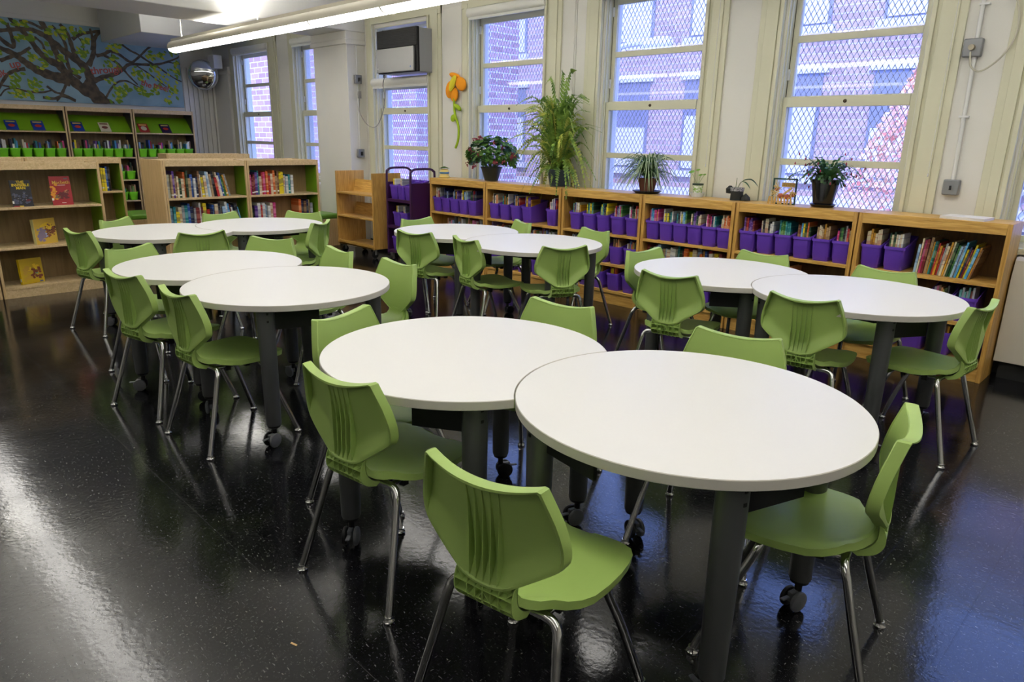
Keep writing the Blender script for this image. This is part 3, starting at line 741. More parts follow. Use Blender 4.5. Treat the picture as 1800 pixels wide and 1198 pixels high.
# book: unit box (x thickness, y depth, z height) ; spine faces -y
BCOL = {'red': ((168, 36, 40), (230, 200, 120)), 'dark red': ((104, 26, 30), (210, 180, 140)), 'blue': ((34, 78, 160), (220, 224, 230)), 'navy': ((24, 32, 76), (200, 190, 120)), 'sky blue': ((70, 146, 196), (240, 240, 240)),
        'teal': ((26, 124, 130), (230, 230, 210)), 'green': ((52, 112, 52), (230, 220, 150)), 'dark green': ((28, 60, 40), (200, 190, 130)), 'yellow': ((226, 204, 30), (60, 60, 120)), 'mustard': ((190, 140, 40), (90, 40, 30)),
        'orange': ((206, 100, 40), (250, 240, 210)), 'pink': ((196, 60, 120), (240, 220, 230)), 'purple': ((84, 48, 130), (220, 210, 235)), 'white': ((224, 222, 214), (110, 120, 150)), 'cream': ((212, 200, 168), (150, 60, 40)),
        'grey': ((130, 132, 136), (220, 220, 220)), 'brown': ((110, 76, 48), (210, 190, 150)), 'tan': ((176, 148, 108), (90, 60, 40)), 'black': ((28, 28, 32), (190, 190, 190)), 'pale blue': ((152, 182, 206), (60, 80, 130))}
BM = {k: spine_mat('spine_' + k.replace(' ', '_'), *v) for k, v in BCOL.items()}
BMS = {k: spine_mat('spine_tagged_' + k.replace(' ', '_'), *v, sticker=True) for k, v in BCOL.items()}
def book_mb(mb=None, x=0, y=0, z=0, t=1, d=1, h=1, mi=0, mp=1, shear=0):
    m = mb or MB(); ct = .08
    o0 = len(m.v)
    m.box(x - t / 2, x + t / 2, y, y + d * .03, z, z + h, mi)
    m.box(x - t / 2, x - t / 2 + t * ct, y + d * .03, y + d, z, z + h, mi); m.box(x + t / 2 - t * ct, x + t / 2, y + d * .03, y + d, z, z + h, mi)
    m.box(x - t / 2 + t * ct, x + t / 2 - t * ct, y + d * .03, y + d * .98, z + h * .015, z + h * .975, mp)
    return m
bk_me = book_mb().build('book', [BM['red'], M_PAGES], None, smooth=0)
BOOKS = [0]
def place_book(loc, t, d, h, col, label, group, rz=0, lean=0, sticker=False):
    if BOOKS[0] == 0: o = bk_me
    else: o = bk_me.copy(); COL.objects.link(o)
    BOOKS[0] += 1
    o.location = loc; o.scale = (t, d, h); o.rotation_euler = (0, lean, rz)
    o.material_slots[0].link = 'OBJECT'; o.material_slots[0].material = (BMS if sticker else BM)[col]
    return tag(o, label, 'book', group)
rng = random.Random(11)
STUFF = MB(); SM = list(BCOL); SMI = {k: i + 1 for i, k in enumerate(SM)}
def stuff_book(x, y, z, t, d, h, col, axis='y'):
    m = MB(); book_mb(m, 0, 0, 0, t, d, h, SMI[col], 0)
    if axis == 'y': V = [(x + a, y + b_, z + c) for a, b_, c in m.v]
    else: V = [(x - b_, y + a, z + c) for a, b_, c in m.v]      # spine towards +x
    STUFF.add(V, m.f, 0); STUFF.m[-len(m.f):] = m.m
PAL = ['red', 'blue', 'navy', 'sky blue', 'teal', 'green', 'dark green', 'yellow', 'mustard', 'orange', 'pink', 'purple', 'white', 'white', 'cream', 'cream', 'grey', 'brown', 'tan', 'black', 'pale blue', 'dark red', 'white']
# ------------------------------------------------------------------ oak bookcases under the windows
UX = [(-6.66, -5.70), (-5.69, -4.60), (-4.585, -3.645), (-3.635, -2.745), (-2.735, -1.80), (-1.79, -.87)]
OY, OD, OH = 5.31, .32, 1.05
SH = [.13, .385, .665]
PLACE_U = ['nearest the purple cart', 'second from the purple cart', 'third from the purple cart', 'third from the right', 'second from the right', 'at the right end of the row']
for i, (x0, x1) in enumerate(UX):
    root = thing('oak_bookcase', ((x0 + x1) / 2, OY, 0), 0, 'low oak bookcase under the windows, ' + PLACE_U[i], 'bookcase', 'low oak bookcases under the windows')
    hw = (x1 - x0) / 2
    def P(name, mb, m, **k): return mb.build(name, m, root, **k)
    for s_ in (-1, 1):
        m = MB(); m.box(min(s_ * hw, s_ * (hw - .028)), max(s_ * hw, s_ * (hw - .028)), 0, OD, 0, OH - (.001 if 1 else 0)); P('side_panel', m, M_OAKV, bevel=.002)
    m = MB(); m.box(-hw + .028, hw - .028, 0, OD, OH - .022, OH); m.box(-hw + .028, hw - .028, 0, .02, OH - .072, OH - .022); P('top_panel', m, M_OAK, bevel=.002)
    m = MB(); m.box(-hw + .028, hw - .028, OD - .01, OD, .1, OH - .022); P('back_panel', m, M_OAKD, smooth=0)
    m = MB(); m.box(-hw + .028, hw - .028, .012, .03, 0, .108); P('kick_board', m, M_OAK, smooth=0)
    for z in SH:
        m = MB(); m.box(-hw + .028, hw - .028, 0, OD - .01, z - .024, z); P('shelf', m, M_OAK, bevel=.002)
def bin_row(i, row, xs, filled=True, individual=False, tot=None):
    z = SH[row] + .0005; rn = ['bottom', 'middle', 'top'][row]
    for k, x in enumerate(xs):
        lab = 'purple bin, %s from left, %s shelf, oak bookcase %s' % (ORD[k], rn, PLACE_U[i].replace(' of the row', ''))
        put(pb0, (x, OY + .012, z), 0, lab, 'bin', 'purple book bins on the oak bookcases')
        n = 7; xx = x - .047
        pal = rng.sample(PAL, 3) if rng.random() < .4 else PAL
        for q in range(n):
            t = rng.uniform(.011, .0155); h = rng.uniform(.225, .268) if row == 2 else rng.uniform(.19, .225); c = rng.choice(pal)
            dd = rng.uniform(.12, .15); yy = OY + .045 + rng.uniform(0, .012)
            if individual: place_book((xx + t / 2, yy, z + .008), t - .001, dd, h, c, '%s book, %s in %s bin, top shelf, oak bookcase %s' % (c, ORD[q], ORD[k], PLACE_U[i].replace(' of the row', '').replace('from the purple cart', 'from left').replace('at the', 'at')), 'books in the purple bins')
            else: stuff_book(xx + t / 2, yy, z + .008, t - .001, dd, h, c)
            xx += t
bin_row(0, 2, [-6.56 + .155 * k for k in range(5)])
bin_row(1, 2, [-5.585 + .165 * k for k in range(4)] + [-4.745])
bin_row(2, 2, [-4.43 + .168 * k for k in range(5)], individual=True)
bin_row(3, 2, [-3.535 + .1405 * k for k in range(6)], individual=True)
bin_row(4, 2, [-2.63 + .148 * k for k in range(6)], individual=True)
bin_row(5, 2, [-1.685, -1.53], individual=True)
bin_row(2, 1, [-4.43 + .168 * k for k in range(5)])
for i in (1, 2, 3, 4, 5):
    a, c = UX[i]; n = 6 if i in (3, 4) else 5
    bin_row(i, 0, [a + .028 + (c - a - .056) * (k + .5) / n for k in range(n)])
bin_row(5, 1, [-1.68, -1.53, -1.2, -1.05, ])
bin_row(0, 0, [-6.35, -6.0])
# loose books: middle shelf of case four (counted), others
def shelf_books(i, row, xa, xb, indiv, lab, lean0=0, tr=(.014, .034), hr=(.17, .25), dr=(.15, .2), sticker=False, grp='books'):
    x = xa; k = 0
    while x < xb:
        t = rng.uniform(*tr); h = rng.uniform(*hr); c = rng.choice(PAL); d = rng.uniform(*dr)
        if x + t > xb: break
        y = OY + .05 + rng.uniform(0, .05)
        if indiv: place_book((x + t / 2, y, SH[row] + .0005), t - .001, d, h, c, lab % (c, ordn(k)), grp, lean=lean0, sticker=sticker)
        else: stuff_book(x + t / 2, y, SH[row] + .0005, t - .001, d, h, c)
        x += t; k += 1
shelf_books(3, 1, -3.60, -2.80, True, '%s book, %s on the middle shelf of the fourth oak bookcase', tr=(.02, .04), hr=(.18, .25), grp='books on the middle shelf of an oak bookcase')
shelf_books(0, 1, -6.40, -5.76, False, '')
shelf_books(1, 1, -5.65, -4.68, False, '')
shelf_books(4, 1, -2.2, -1.92, False, '', hr=(.10, .14)); shelf_books(4, 1, -2.68, -2.25, False, '', hr=(.16, .2))
# right end case: tall thin books leaning right
x = -1.40; k = 0
while x < -1.06:
    t = rng.uniform(.008, .017); h = rng.uniform(.19, .255); c = 'yellow' if k == 20 else rng.choice(PAL + ['blue', 'sky blue', 'cream', 'grey'])
    lean = R(3 + 10 * (k / 26.0))
    place_book((x + t / 2, OY + .05 + rng.uniform(0, .03), SH[2] + .0005 + t / 2 * math.sin(lean)), t * .92, rng.uniform(.18, .24), h, c, '%s book, %s in the leaning row, right end oak bookcase' % (c, ordn(k)), 'leaning books on the right end oak bookcase', lean=lean)
    x += t / math.cos(lean); k += 1

# ------------------------------------------------------------------ maple bookcases
def maple_case(cx, cy, rz, w_, h, d, shelves, label, green=True, ends=(1, 1), back=True, toplip=True, slope=False, grp='maple bookcases'):
    """front faces local -y, width along x"""
    root = thing('maple_bookcase', (cx, cy, 0), rz, label, 'bookcase', grp); hw = w_ / 2
    for s_ in (-1, 1):
        m = MB(); m.box(min(s_ * hw, s_ * (hw - .022)), max(s_ * hw, s_ * (hw - .022)), 0, d, 0, h, 0)
        o = m.build('side_panel', M_MAPLEV, root, bevel=.002)
        if green:
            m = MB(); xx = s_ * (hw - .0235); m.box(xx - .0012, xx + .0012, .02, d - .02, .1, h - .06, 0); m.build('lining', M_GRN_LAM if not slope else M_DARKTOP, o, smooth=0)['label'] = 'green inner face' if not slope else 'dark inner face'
    m = MB(); m.box(-hw + .022, hw - .022, 0, .02, h - .062, h); m.box(-hw + .022, hw - .022, d - .02, d, h - .062, h); m.build('top_rail', M_MAPLE, root, bevel=.002)
    m = MB(); m.box(-hw + .022, hw - .022, .02, d - .02, h - .05, h - .028); m.build('top_panel', M_DARKTOP, root, smooth=0)['label'] = 'dark recessed top'
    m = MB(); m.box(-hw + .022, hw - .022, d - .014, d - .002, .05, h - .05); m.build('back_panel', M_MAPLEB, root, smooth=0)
    m = MB(); m.box(-hw + .022, hw - .022, .008, .026, 0, .085); m.build('kick_board', M_MAPLE, root, smooth=0)
    for z in shelves:
        m = MB(); m.box(-hw + .022, hw - .022, .004, d - .014, z - .022, z); m.build('shelf', M_MAPLE, root, bevel=.002)
    return root
# near left, faces +x : local -y -> +x  => rz = 90deg
LH = 1.213
maple_case(-7.68, 1.625, PI / 2, .93, LH, .40, [.10, .462, .822], 'maple bookcase at the left edge showing four face out books')
maple_case(-7.68, .69, PI / 2, .92, LH, .40, [.10, .462, .822], 'maple bookcase cut off by the left picture edge')
maple_case(-9.0, 2.22, PI / 2, .93, LH, .40, [.10, .49, .845], 'maple bookcase behind the left one, green inside, nearly empty')
maple_case(-9.0, 1.28, PI / 2, .93, LH, .40, [.10, .49, .845], 'maple bookcase in the second row, mostly hidden by the left one')
maple_case(-8.0, 3.245, PI / 2, .915, LH, .30, [.10, .462, .815], 'maple bookcase full of books left of centre, behind the far tables')
maple_case(-8.0, 4.165, PI / 2, .915, LH, .30, [.10, .462, .815], 'maple bookcase with half empty shelves, right of the full one')
maple_case(-8.62, 3.245, -PI / 2, .915, LH, .30, [.10, .462, .815], 'maple bookcase standing back to back with the full one')
maple_case(-8.62, 4.165, -PI / 2, .915, LH, .30, [.10, .462, .815], 'maple bookcase back to back with the half empty one')
maple_case(-9.6, 3.95, PI / 2, 1.1, 1.24, .30, [.10, .46, .815], 'maple bookcase behind the double row, only its top showing')
# panel closing the double unit end
m = MB(); m.box(-8.625, -8.0, 2.764, 2.784, 0, LH + .004); o = m.build('end_panel', M_MAPLEV, None, bevel=.002); tag(o, 'broad maple end panel closing the double sided bookcase', 'panel')
# tall shelves on the far wall
TX = -12.9
tall = []
for k, (y0, y1, lab) in enumerate(((1.20, 2.16, 'tall maple bookcase on the far wall cut by the picture edge'), (2.17, 3.14, 'tall maple bookcase under the left of the mural'), (3.15, 4.105, 'tall maple bookcase under the middle of the mural'), (4.115, 5.09, 'tall maple bookcase on the far wall nearest the corner mirror'))):
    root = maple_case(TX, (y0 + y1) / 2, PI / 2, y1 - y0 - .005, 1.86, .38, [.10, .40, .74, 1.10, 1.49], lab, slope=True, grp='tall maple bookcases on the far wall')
    hw = (y1 - y0 - .005) / 2 - .026
    m = MB(); m.extr([(-hw, .03, 1.492), (-hw, .045, 1.492), (-hw, .31, 1.74), (-hw, .295, 1.745)], (2 * hw, 0, 0)); m.build('display_slope', M_GRN_LAM, root, smooth=0)['label'] = 'sloping green display board'
# face-out books on the sloping boards
FC = {'blue': (30, 60, 150), 'cream': (214, 206, 180), 'red': (150, 40, 36), 'dark': (40, 24, 60)}
def flat_book(name, o_, xa, za, w_, h, t, mcov, label, grp=None):
    """face-out book: o_ = lower left front corner; xa along width, za up; normal = xa x za"""
    root = thing(name, o_, 0, label, 'book', grp)
    xa = Vector(xa).normalized(); za = Vector(za).normalized(); n = xa.cross(za)
    def bx(c0, c1, z0, z1, n0, n1):
        m = MB(); c = xa * (c0 + c1) / 2 + za * (z0 + z1) / 2 + n * (n0 + n1) / 2
        m.obox(c, xa * (c1 - c0) / 2, n * (n1 - n0) / 2, za * (z1 - z0) / 2); return m
    bx(0, w_, 0, h, -.0015, 0).build('cover', mcov, root, smooth=0); bx(0, w_, 0, h, -t, -t + .0015).build('back_cover', mcov, root, smooth=0)
    bx(.003, w_ - .003, .003, h - .003, -t + .0015, -.0015).build('pages', M_PAGES, root, smooth=0)
    bx(0, .002, 0, h, -t + .0015, -.0015).build('spine', mcov, root, smooth=0)
    return root, xa, za, n, bx
sl_v = Vector((-.265, 0, .248)).normalized()
def slope_pt(y): return Vector((TX - .034 + .016, y, 1.499))
SB = [(2.36, 'blue', 'blue face out book, leftmost on the green sloping display'), (2.70, 'blue', 'blue face out book second from left on the green sloping display'), (3.235, 'blue', 'blue face out book at the left of the middle sloping display'),
      (3.62, 'cream', 'cream face out book right of the blue one on the middle display'), (4.21, 'red', 'red bordered face out book on the right sloping display'), (4.56, 'dark', 'dark purple face out book at the right end of the sloping display')]
for y, c, lab in SB:
    mc = mat('cover_' + c, FC[c], .4)
    root, xa, za, n, bx = flat_book('display_book', slope_pt(y) + Vector((0.002, 0, .002)), (0, 1, 0), sl_v, .155, .20, .008, mc, lab)
    inner = {'blue': (190, 60, 40), 'cream': (120, 60, 50), 'red': (196, 190, 160), 'dark': (190, 60, 30)}[c]
    pts = [xa * (.0775 + .045 * math.cos(a)) + za * (.09 + (.05 if c == 'red' else .03) * math.sin(a)) + n * .0004 for a in [k * PI / 8 for k in range(16)]]
    m = MB(); m.add(pts, [tuple(range(16))]); m.build('cover_picture', mat('cover_inner_' + c, inner, .5), root, smooth=0)
    bx(.02, .135, .155, .18, 0, .0006).build('cover_title', mat('cover_title_' + c, (220, 190, 110) if c != 'cream' else (120, 70, 50), .5), root, smooth=0)
# green bins
gk = 0
def gbin(y, z, lab):
    put(gb0, (TX - .03, y, z), PI / 2, lab, 'bin', 'green book bins on the tall bookcases')
    yy = y - .048
    for q in range(4):
        t = rng.uniform(.016, .027); stuff_book(TX - .06, yy + t / 2, z + .01, t - .001, .13, rng.uniform(.18, .27), rng.choice(PAL + ['navy', 'brown', 'blue']), 'x'); yy += t
for u, (ya, yb) in enumerate(((2.17, 3.14), (3.15, 4.105), (4.115, 5.09))):
    for k in range(6):
        y = ya + .03 + (yb - ya - .06) * (k + .5) / 6
        gbin(y, 1.1005, 'green bin, %s from left, in the %s tall bookcase' % (ORD[k], ['left', 'middle', 'right'][u]))
for z, rn in ((.7405, 'upper'), (.4005, 'lower')):
    for k in range(2): gbin(3.84 + .155 * k, z, '%s green bin in the gap between bookcases, %s row' % (['left', 'right'][k], rn))
for y, n_ in ((4.2, 6), (3.3, 5)):
    for q in range(n_): stuff_book(TX - .07, y + q * .03, .1005, .026, .18, rng.uniform(.2, .26), rng.choice(['navy', 'blue', 'black', 'grey']), 'x')
# books in the full maple case (spines towards +x)
def xbooks(xf, ya, yb, z, lab, grp, tr, hr, lean_from=None, pal=PAL, indiv=True, maxn=99):
    y = ya; k = 0
    while y < yb and k < maxn:
        t = rng.uniform(*tr); h = rng.uniform(*hr); c = rng.choice(pal); d = rng.uniform(.16, .2)
        if y + t > yb: break
        lean = 0
        if lean_from is not None and y > lean_from: lean = -R(14) * (y - lean_from) / (yb - lean_from)
        xo = xf - .03 - rng.uniform(0, .04)
        o = place_book((xo, y + t / 2, z + .0005 + abs(t / 2 * math.sin(lean))), t * .95, d, h, c, lab % (c, ordn(k)), grp, rz=PI / 2, lean=lean, sticker=rng.random() < .45)
        y += t / math.cos(lean) * (1.0 if lean == 0 else 1.02); k += 1
    return k
n1 = xbooks(-8.0, 2.83, 3.54, .815, '%s book, %s on the upper shelf of the full maple bookcase', 'books on the upper shelf of the full maple bookcase', (.017, .032), (.20, .29), 3.12)
n2 = xbooks(-8.0, 2.83, 3.66, .462, '%s book, %s on the lower shelf of the full maple bookcase', 'books on the lower shelf of the full maple bookcase', (.02, .04), (.2, .29), 3.3)
n3 = xbooks(-8.0, 3.74, 4.30, .815, '%s book, %s on the upper shelf of the half empty bookcase', 'books on the upper shelf of the half empty maple bookcase', (.018, .034), (.20, .28))
n4 = xbooks(-8.0, 3.74, 4.06, .462, '%s book, %s on the lower shelf of the half empty bookcase', 'books on the lower left shelf of the half empty maple bookcase', (.02, .04), (.18, .27))
n5 = xbooks(-8.0, 4.36, 4.58, .462, '%s book, %s in the right hand cluster of the half empty bookcase', 'books at the lower right of the half empty maple bookcase', (.022, .04), (.22, .28))
xbooks(-9.0, 2.47, 2.56, .845, '%s book, %s in the short row inside the nearly empty green lined bookcase', 'books in the nearly empty maple bookcase', (.018, .026), (.25, .27), pal=['yellow', 'blue', 'teal', 'black'])
# face-out titles at the near left case
dk = mat('cover_black', (24, 24, 32), .35); rd = mat('cover_crimson', (150, 18, 28), .35); yl = mat('title_yellow', (226, 196, 20), .5); gd = mat('title_gold', (206, 160, 60), .5); wt = mat('title_white', (230, 228, 220), .5)
lean = Vector((-.12, 0, 1)).normalized()
root, xa, za, n, bx = flat_book('display_book', (-7.722, 1.36, .8225), (0, 1, 0), lean, .158, .235, .010, dk, 'dark comic cover reading THE INVISIBLE MAN on the left bookcase')
text_mesh('cover_title', 'THE\nINVISIBLE\nMAN', .033, yl, root, frame(xa * .082 + za * .192 + n * .0008, xa, za), bold=.0009)
bx(.004, .05, .0, .010, 0, .0006).build('cover_stripe', rd, root, smooth=0); bx(.05, .08, .0, .010, 0, .0006).build('cover_stripe', yl, root, smooth=0); bx(-.001, .012, .03, .052, 0, .001).build('shelf_tag', wt, root, smooth=0)
rr = random.Random(5)
def blobs(mn, rgb, x0, x1, z0, z1, k, s0=.006, s1=.014):
    m = MB()
    for _ in range(k * 2):
        cx, cz = rr.uniform(x0, x1), rr.uniform(z0, z1); s_ = rr.uniform(s0, s1); ph = rr.uniform(0, 6)
        pts = [xa * (cx + s_ * (1 + .3 * math.sin(3 * a + ph)) * math.cos(a)) + za * (cz + s_ * .8 * math.sin(a)) + n * (.0003 + rr.uniform(0, .0004)) for a in [q * PI / 5 for q in range(10)]]
        m.add(pts, [tuple(range(10))])
    m.build('cover_picture', mat('picture_' + mn, rgb, .5), root, smooth=0)
blobs('slate', (70, 74, 96), .01, .15, .03, .13, 14); blobs('ash', (130, 120, 124), .02, .14, .05, .12, 7, .003, .006); blobs('maroon', (96, 20, 26), .10, .14, .04, .06, 3)
root, xa, za, n, bx = flat_book('display_book', (-7.722, 1.672, .8225), (0, 1, 0), lean, .170, .265, .012, rd, 'crimson book titled Macbeth on the left bookcase upper shelf')
text_mesh('cover_title', 'Macbeth', .042, gd, root, frame(xa * .092 + za * .208 + n * .0008, xa, za), bold=.0006)
bx(.062, .125, .182, .185, 0, .0006).build('cover_subtitle', wt, root, smooth=0); bx(.12, .15, .238, .248, 0, .0006).build('cover_badge', mat('badge', (90, 80, 90), .5), root, smooth=0); bx(.075, .11, .018, .022, 0, .0006).build('cover_stripe', wt, root, smooth=0); bx(-.001, .014, .045, .066, 0, .001).build('shelf_tag', wt, root, smooth=0)
blobs('flame', (214, 140, 30), .005, .05, .06, .20, 9, .008, .016); blobs('brown_red', (96, 24, 30), .05, .14, .06, .13, 12, .01, .018); blobs('skin', (176, 120, 80), .11, .14, .10, .14, 3, .006, .01); blobs('olive', (110, 96, 60), .03, .07, .06, .09, 4)
lean2 = Vector((-.16, 0, 1)).normalized()
def thick_book(o_, w_, h, t, mc, spc, label, pics, ang):
    """book angled so its spine (left) also shows"""
    d = Vector((math.sin(ang), math.cos(ang), 0))
    global root, xa, za, n
    root, xa, za, n, bx2 = flat_book('display_book', o_, d, lean2, w_, h, t, mc, label)
    m = MB(); c = -xa * .001 + za * h / 2 - n * t / 2; m.obox(c, xa * .001, n * (t / 2 + .001), za * h / 2); m.build('spine', spc, root, smooth=0)
    for p in pics: blobs(*p)
    return bx2
bx = thick_book((-7.76, 1.50, .4625), .215, .235, .035, mat('cover_straw', (206, 170, 60), .4), mat('spine_straw', (222, 214, 150), .4), 'thick straw yellow picture book on the middle shelf of the left bookcase',
                [('lilac', (140, 126, 150), .03, .10, .03, .15, 16, .012, .022), ('amber', (226, 190, 30), .08, .18, .14, .19, 10, .012, .02), ('rust', (140, 84, 50), .10, .20, .06, .17, 20, .008, .016), ('bluewhite', (170, 190, 230), .09, .12, .06, .10, 4, .008, .014), ('plumbrown', (90, 50, 50), .14, .21, .09, .18, 8, .006, .01)], -.45)
bx = thick_book((-7.76, 1.335, .1025), .205, .235, .030, mat('cover_gold', (190, 160, 20), .4), mat('spine_gold', (226, 190, 10), .4), 'thick yellow picture book on the bottom shelf of the left bookcase',
                [('ochre', (186, 150, 50), .03, .09, .03, .16, 14, .012, .02), ('redbrown', (120, 60, 40), .09, .19, .04, .14, 16, .01, .016), ('amber', (226, 190, 30), .08, .16, .13, .17, 7, .01, .018), ('jade', (110, 160, 120), .12, .16, .09, .11, 3, .006, .01)], -.35)
bx(.16, .19, .008, .018, 0, .0008).build('cover_stripe', mat('sticker_blue', (40, 80, 180), .5), root, smooth=0)
m = MB(); m.obox(-xa * .0022 + za * .04 - n * .015, xa * .0005, n * .012, za * .014); m.build('shelf_tag', wt, root, smooth=0)
# a few books low behind the farthest left chair
for q, (y, c) in enumerate(((1.86, 'navy'), (1.89, 'white'), (1.915, 'blue'))):
    place_book((-7.78, y, .1027), .02, .18, .25, c, '%s book low on the left bookcase behind the farthest left chair' % c, 'low books behind the farthest left chair', rz=PI / 2, sticker=True)
# all remaining small books
o = STUFF.build('books', [M_PAGES] + [BM[k] for k in SM], None, smooth=0)
tag(o, 'many small books packed in the green bins and on lower oak shelves', 'books', kind='stuff')

# ------------------------------------------------------------------ book carts
root = thing('wooden_book_cart', (-7.865, 5.03, 0), 0, 'empty oak book cart on casters beside the white column', 'cart')
m = MB()
for s_, nm in ((-1, 'l'), (1, 'r')):
    m = MB(); m.box(s_ * .415 - .012, s_ * .415 + .012, 0, .43, .12, 1.065); m.build('side_panel', M_OAKV, root, bevel=.003)
for z in (.14, .50, .80):
    m = MB(); m.box(-.403, .403, .0, .26 if z > .2 else .43, z - .02, z)
    m.build('shelf', M_OAK, root, bevel=.002)
for z in (.50, .80):
    m = MB(); m.extr([(-.403, .26, z), (-.403, .278, z), (-.403, .318, z + .15), (-.403, .30, z + .155)], (.806, 0, 0)); m.build('backboard', M_OAK, root, smooth=0)
m = MB(); m.box(-.403, .403, .0, .02, .12, .175); m.build('kick_board', M_OAK, root, smooth=0)
def cart_wheels(root, xs, ys, r_=.045):
    for x in xs:
        for y in ys:
            m = MB(); m.lathe([(.0, -.014), (r_ * .9, -.013), (r_, -.008), (r_, .008), (r_ * .9, .013), (.0, .014)], (x, y, r_), 18, ax='x'); w_ = m.build('wheel', M_BLACK, root)
            m = MB(); m.box(x - .022, x - .018, y - .015, y + .015, r_, .119); m.box(x + .018, x + .022, y - .015, y + .015, r_, .119); m.box(x - .022, x + .022, y - .02, y + .02, .105, .119); m.build('fork', M_SILVER, w_, smooth=0)
cart_wheels(root, (-.35, .35), (.06, .37))
root = thing('purple_book_cart', (-6.965, 5.06, 0), 0, 'dark purple steel book cart between the oak cart and the bookcases', 'cart')
for s_ in (-1, 1):
    x = s_ * .235
    P = smooth_path([(x, .02, .10), (x, .02, .6), (x, .02, 1.06), (x, .035, 1.115), (x, .085, 1.14), (x, .2, 1.145), (x, .315, 1.14), (x, .365, 1.115), (x, .38, 1.06), (x, .38, .6), (x, .38, .10)], 5)
    m = MB(); m.tube(P, .014, 10); m.build('end_frame', M_PCART, root, smooth=60)
    m = MB(); m.box(x - .003, x + .003, .03, .37, .14, .98); m.build('side_panel', M_PCART, root, smooth=0)
for z in (.16, .46, .78):
    m = MB(); m.box(-.232, .232, .01, .39, z - .006, z); m.box(-.232, .232, .008, .014, z - .03, z); m.build('shelf', M_PCART, root, smooth=0)
m = MB(); m.tube([(-.23, .39, .5), (.23, .39, .76)], .004, 6); m.tube([(-.23, .39, .76), (.23, .39, .5)], .004, 6); m.build('cross_brace', M_PCART, root)
cart_wheels(root, (-.2, .2), (.05, .35), .04)
for z, xs, rn in ((.781, (-7.10, -6.955, -6.81), 'top'), (.461, (-7.05, -6.905), 'middle'), (.161, (-7.08,), 'bottom')):
    for k, x in enumerate(xs):
        put(pb0, (x, 5.09, z), 0, 'purple bin on the purple cart, %s shelf, %s from left' % (rn, ORD[k]), 'bin', 'purple bins on the purple cart')
        if z > .4 and k < 2:
            for q in range(2):
                c = ['yellow', 'white', 'cream', 'grey'][k * 2 + q]
                place_book((x - .03 + q * .025, 5.13, z + .008), .02, .13, .23, c, '%s book standing in the %s bin, %s shelf of the purple cart' % (c, ORD[k], rn), 'books on the purple cart')

# ------------------------------------------------------------------ green seats
def ottoman(x, y, w_, d, h, label):
    root = thing('cushioned_bench', (x, y, 0), 0, label, 'bench')
    m = MB(); m.box(-w_ / 2, w_ / 2, -d / 2, d / 2, 0, h - .07); m.build('box', M_MAPLEV, root, bevel=.004)
    m = MB(); m.box(-w_ / 2, w_ / 2, -d / 2, d / 2, h - .07, h); m.build('cushion', mat('green_vinyl', (100, 150, 44), .35), root, bevel=.02)
ottoman(-9.25, 5.15, .95, .42, .45, 'maple bench with green cushion beside the white column')
ottoman(-10.4, 3.35, .6, .6, .45, 'green cushioned bench glimpsed in the gap between the bookcases')

# ------------------------------------------------------------------ radiators
def radiator(x0, x1, y0, label, slant=False):
    root = thing('radiator_cover', ((x0 + x1) / 2, y0, 0), 0, label, 'radiator'); hw = (x1 - x0) / 2; d = WY - .02 - y0
    m = MB(); m.extr([(-hw, 0, .12), (-hw, 0, .70), (-hw, .03, .80), (-hw, .06, .82), (-hw, d, .82), (-hw, d, .12)], (2 * hw, 0, 0)); m.build('body', M_RAD, root, bevel=.003)
    m = MB(); m.box(-hw + .03, hw - .03, .04, d, 0, .12); m.build('foot', M_DARK, root, smooth=0)
    m = MB(); nrm = Vector((0, -.1, .03)).normalized(); upv = Vector((0, .03, .1)).normalized(); k = 0
    n_ = int((2 * hw - .2) / .3)
    for g in range(n_):
        for q in range(6 if not slant else 8):
            if slant:
                c = Vector((-hw + .14 + g * .3 + q * .03, .013, .745)); ax = (upv + Vector((.35, 0, 0))).normalized(); m.obox(c + nrm * .001, ax * .042, ax.cross(nrm) * .006, nrm * .001)
            else:
                c = Vector((-hw + .2 + g * .3, .004 + .005 * q, .715 + .016 * q)); m.obox(c + nrm * .001, Vector((.12, 0, 0)), upv * .004, nrm * .001)
    m.build('grille', mat('grille_shadow', (92, 90, 84), .7), root, smooth=0)
    return root
radiator(-.86, 1.6, 5.53, 'cream radiator cover at the right edge beside the last oak bookcase')
radiator(-12.5, -9.45, 5.50, 'cream radiator cover left of the column, under the far windows', True)

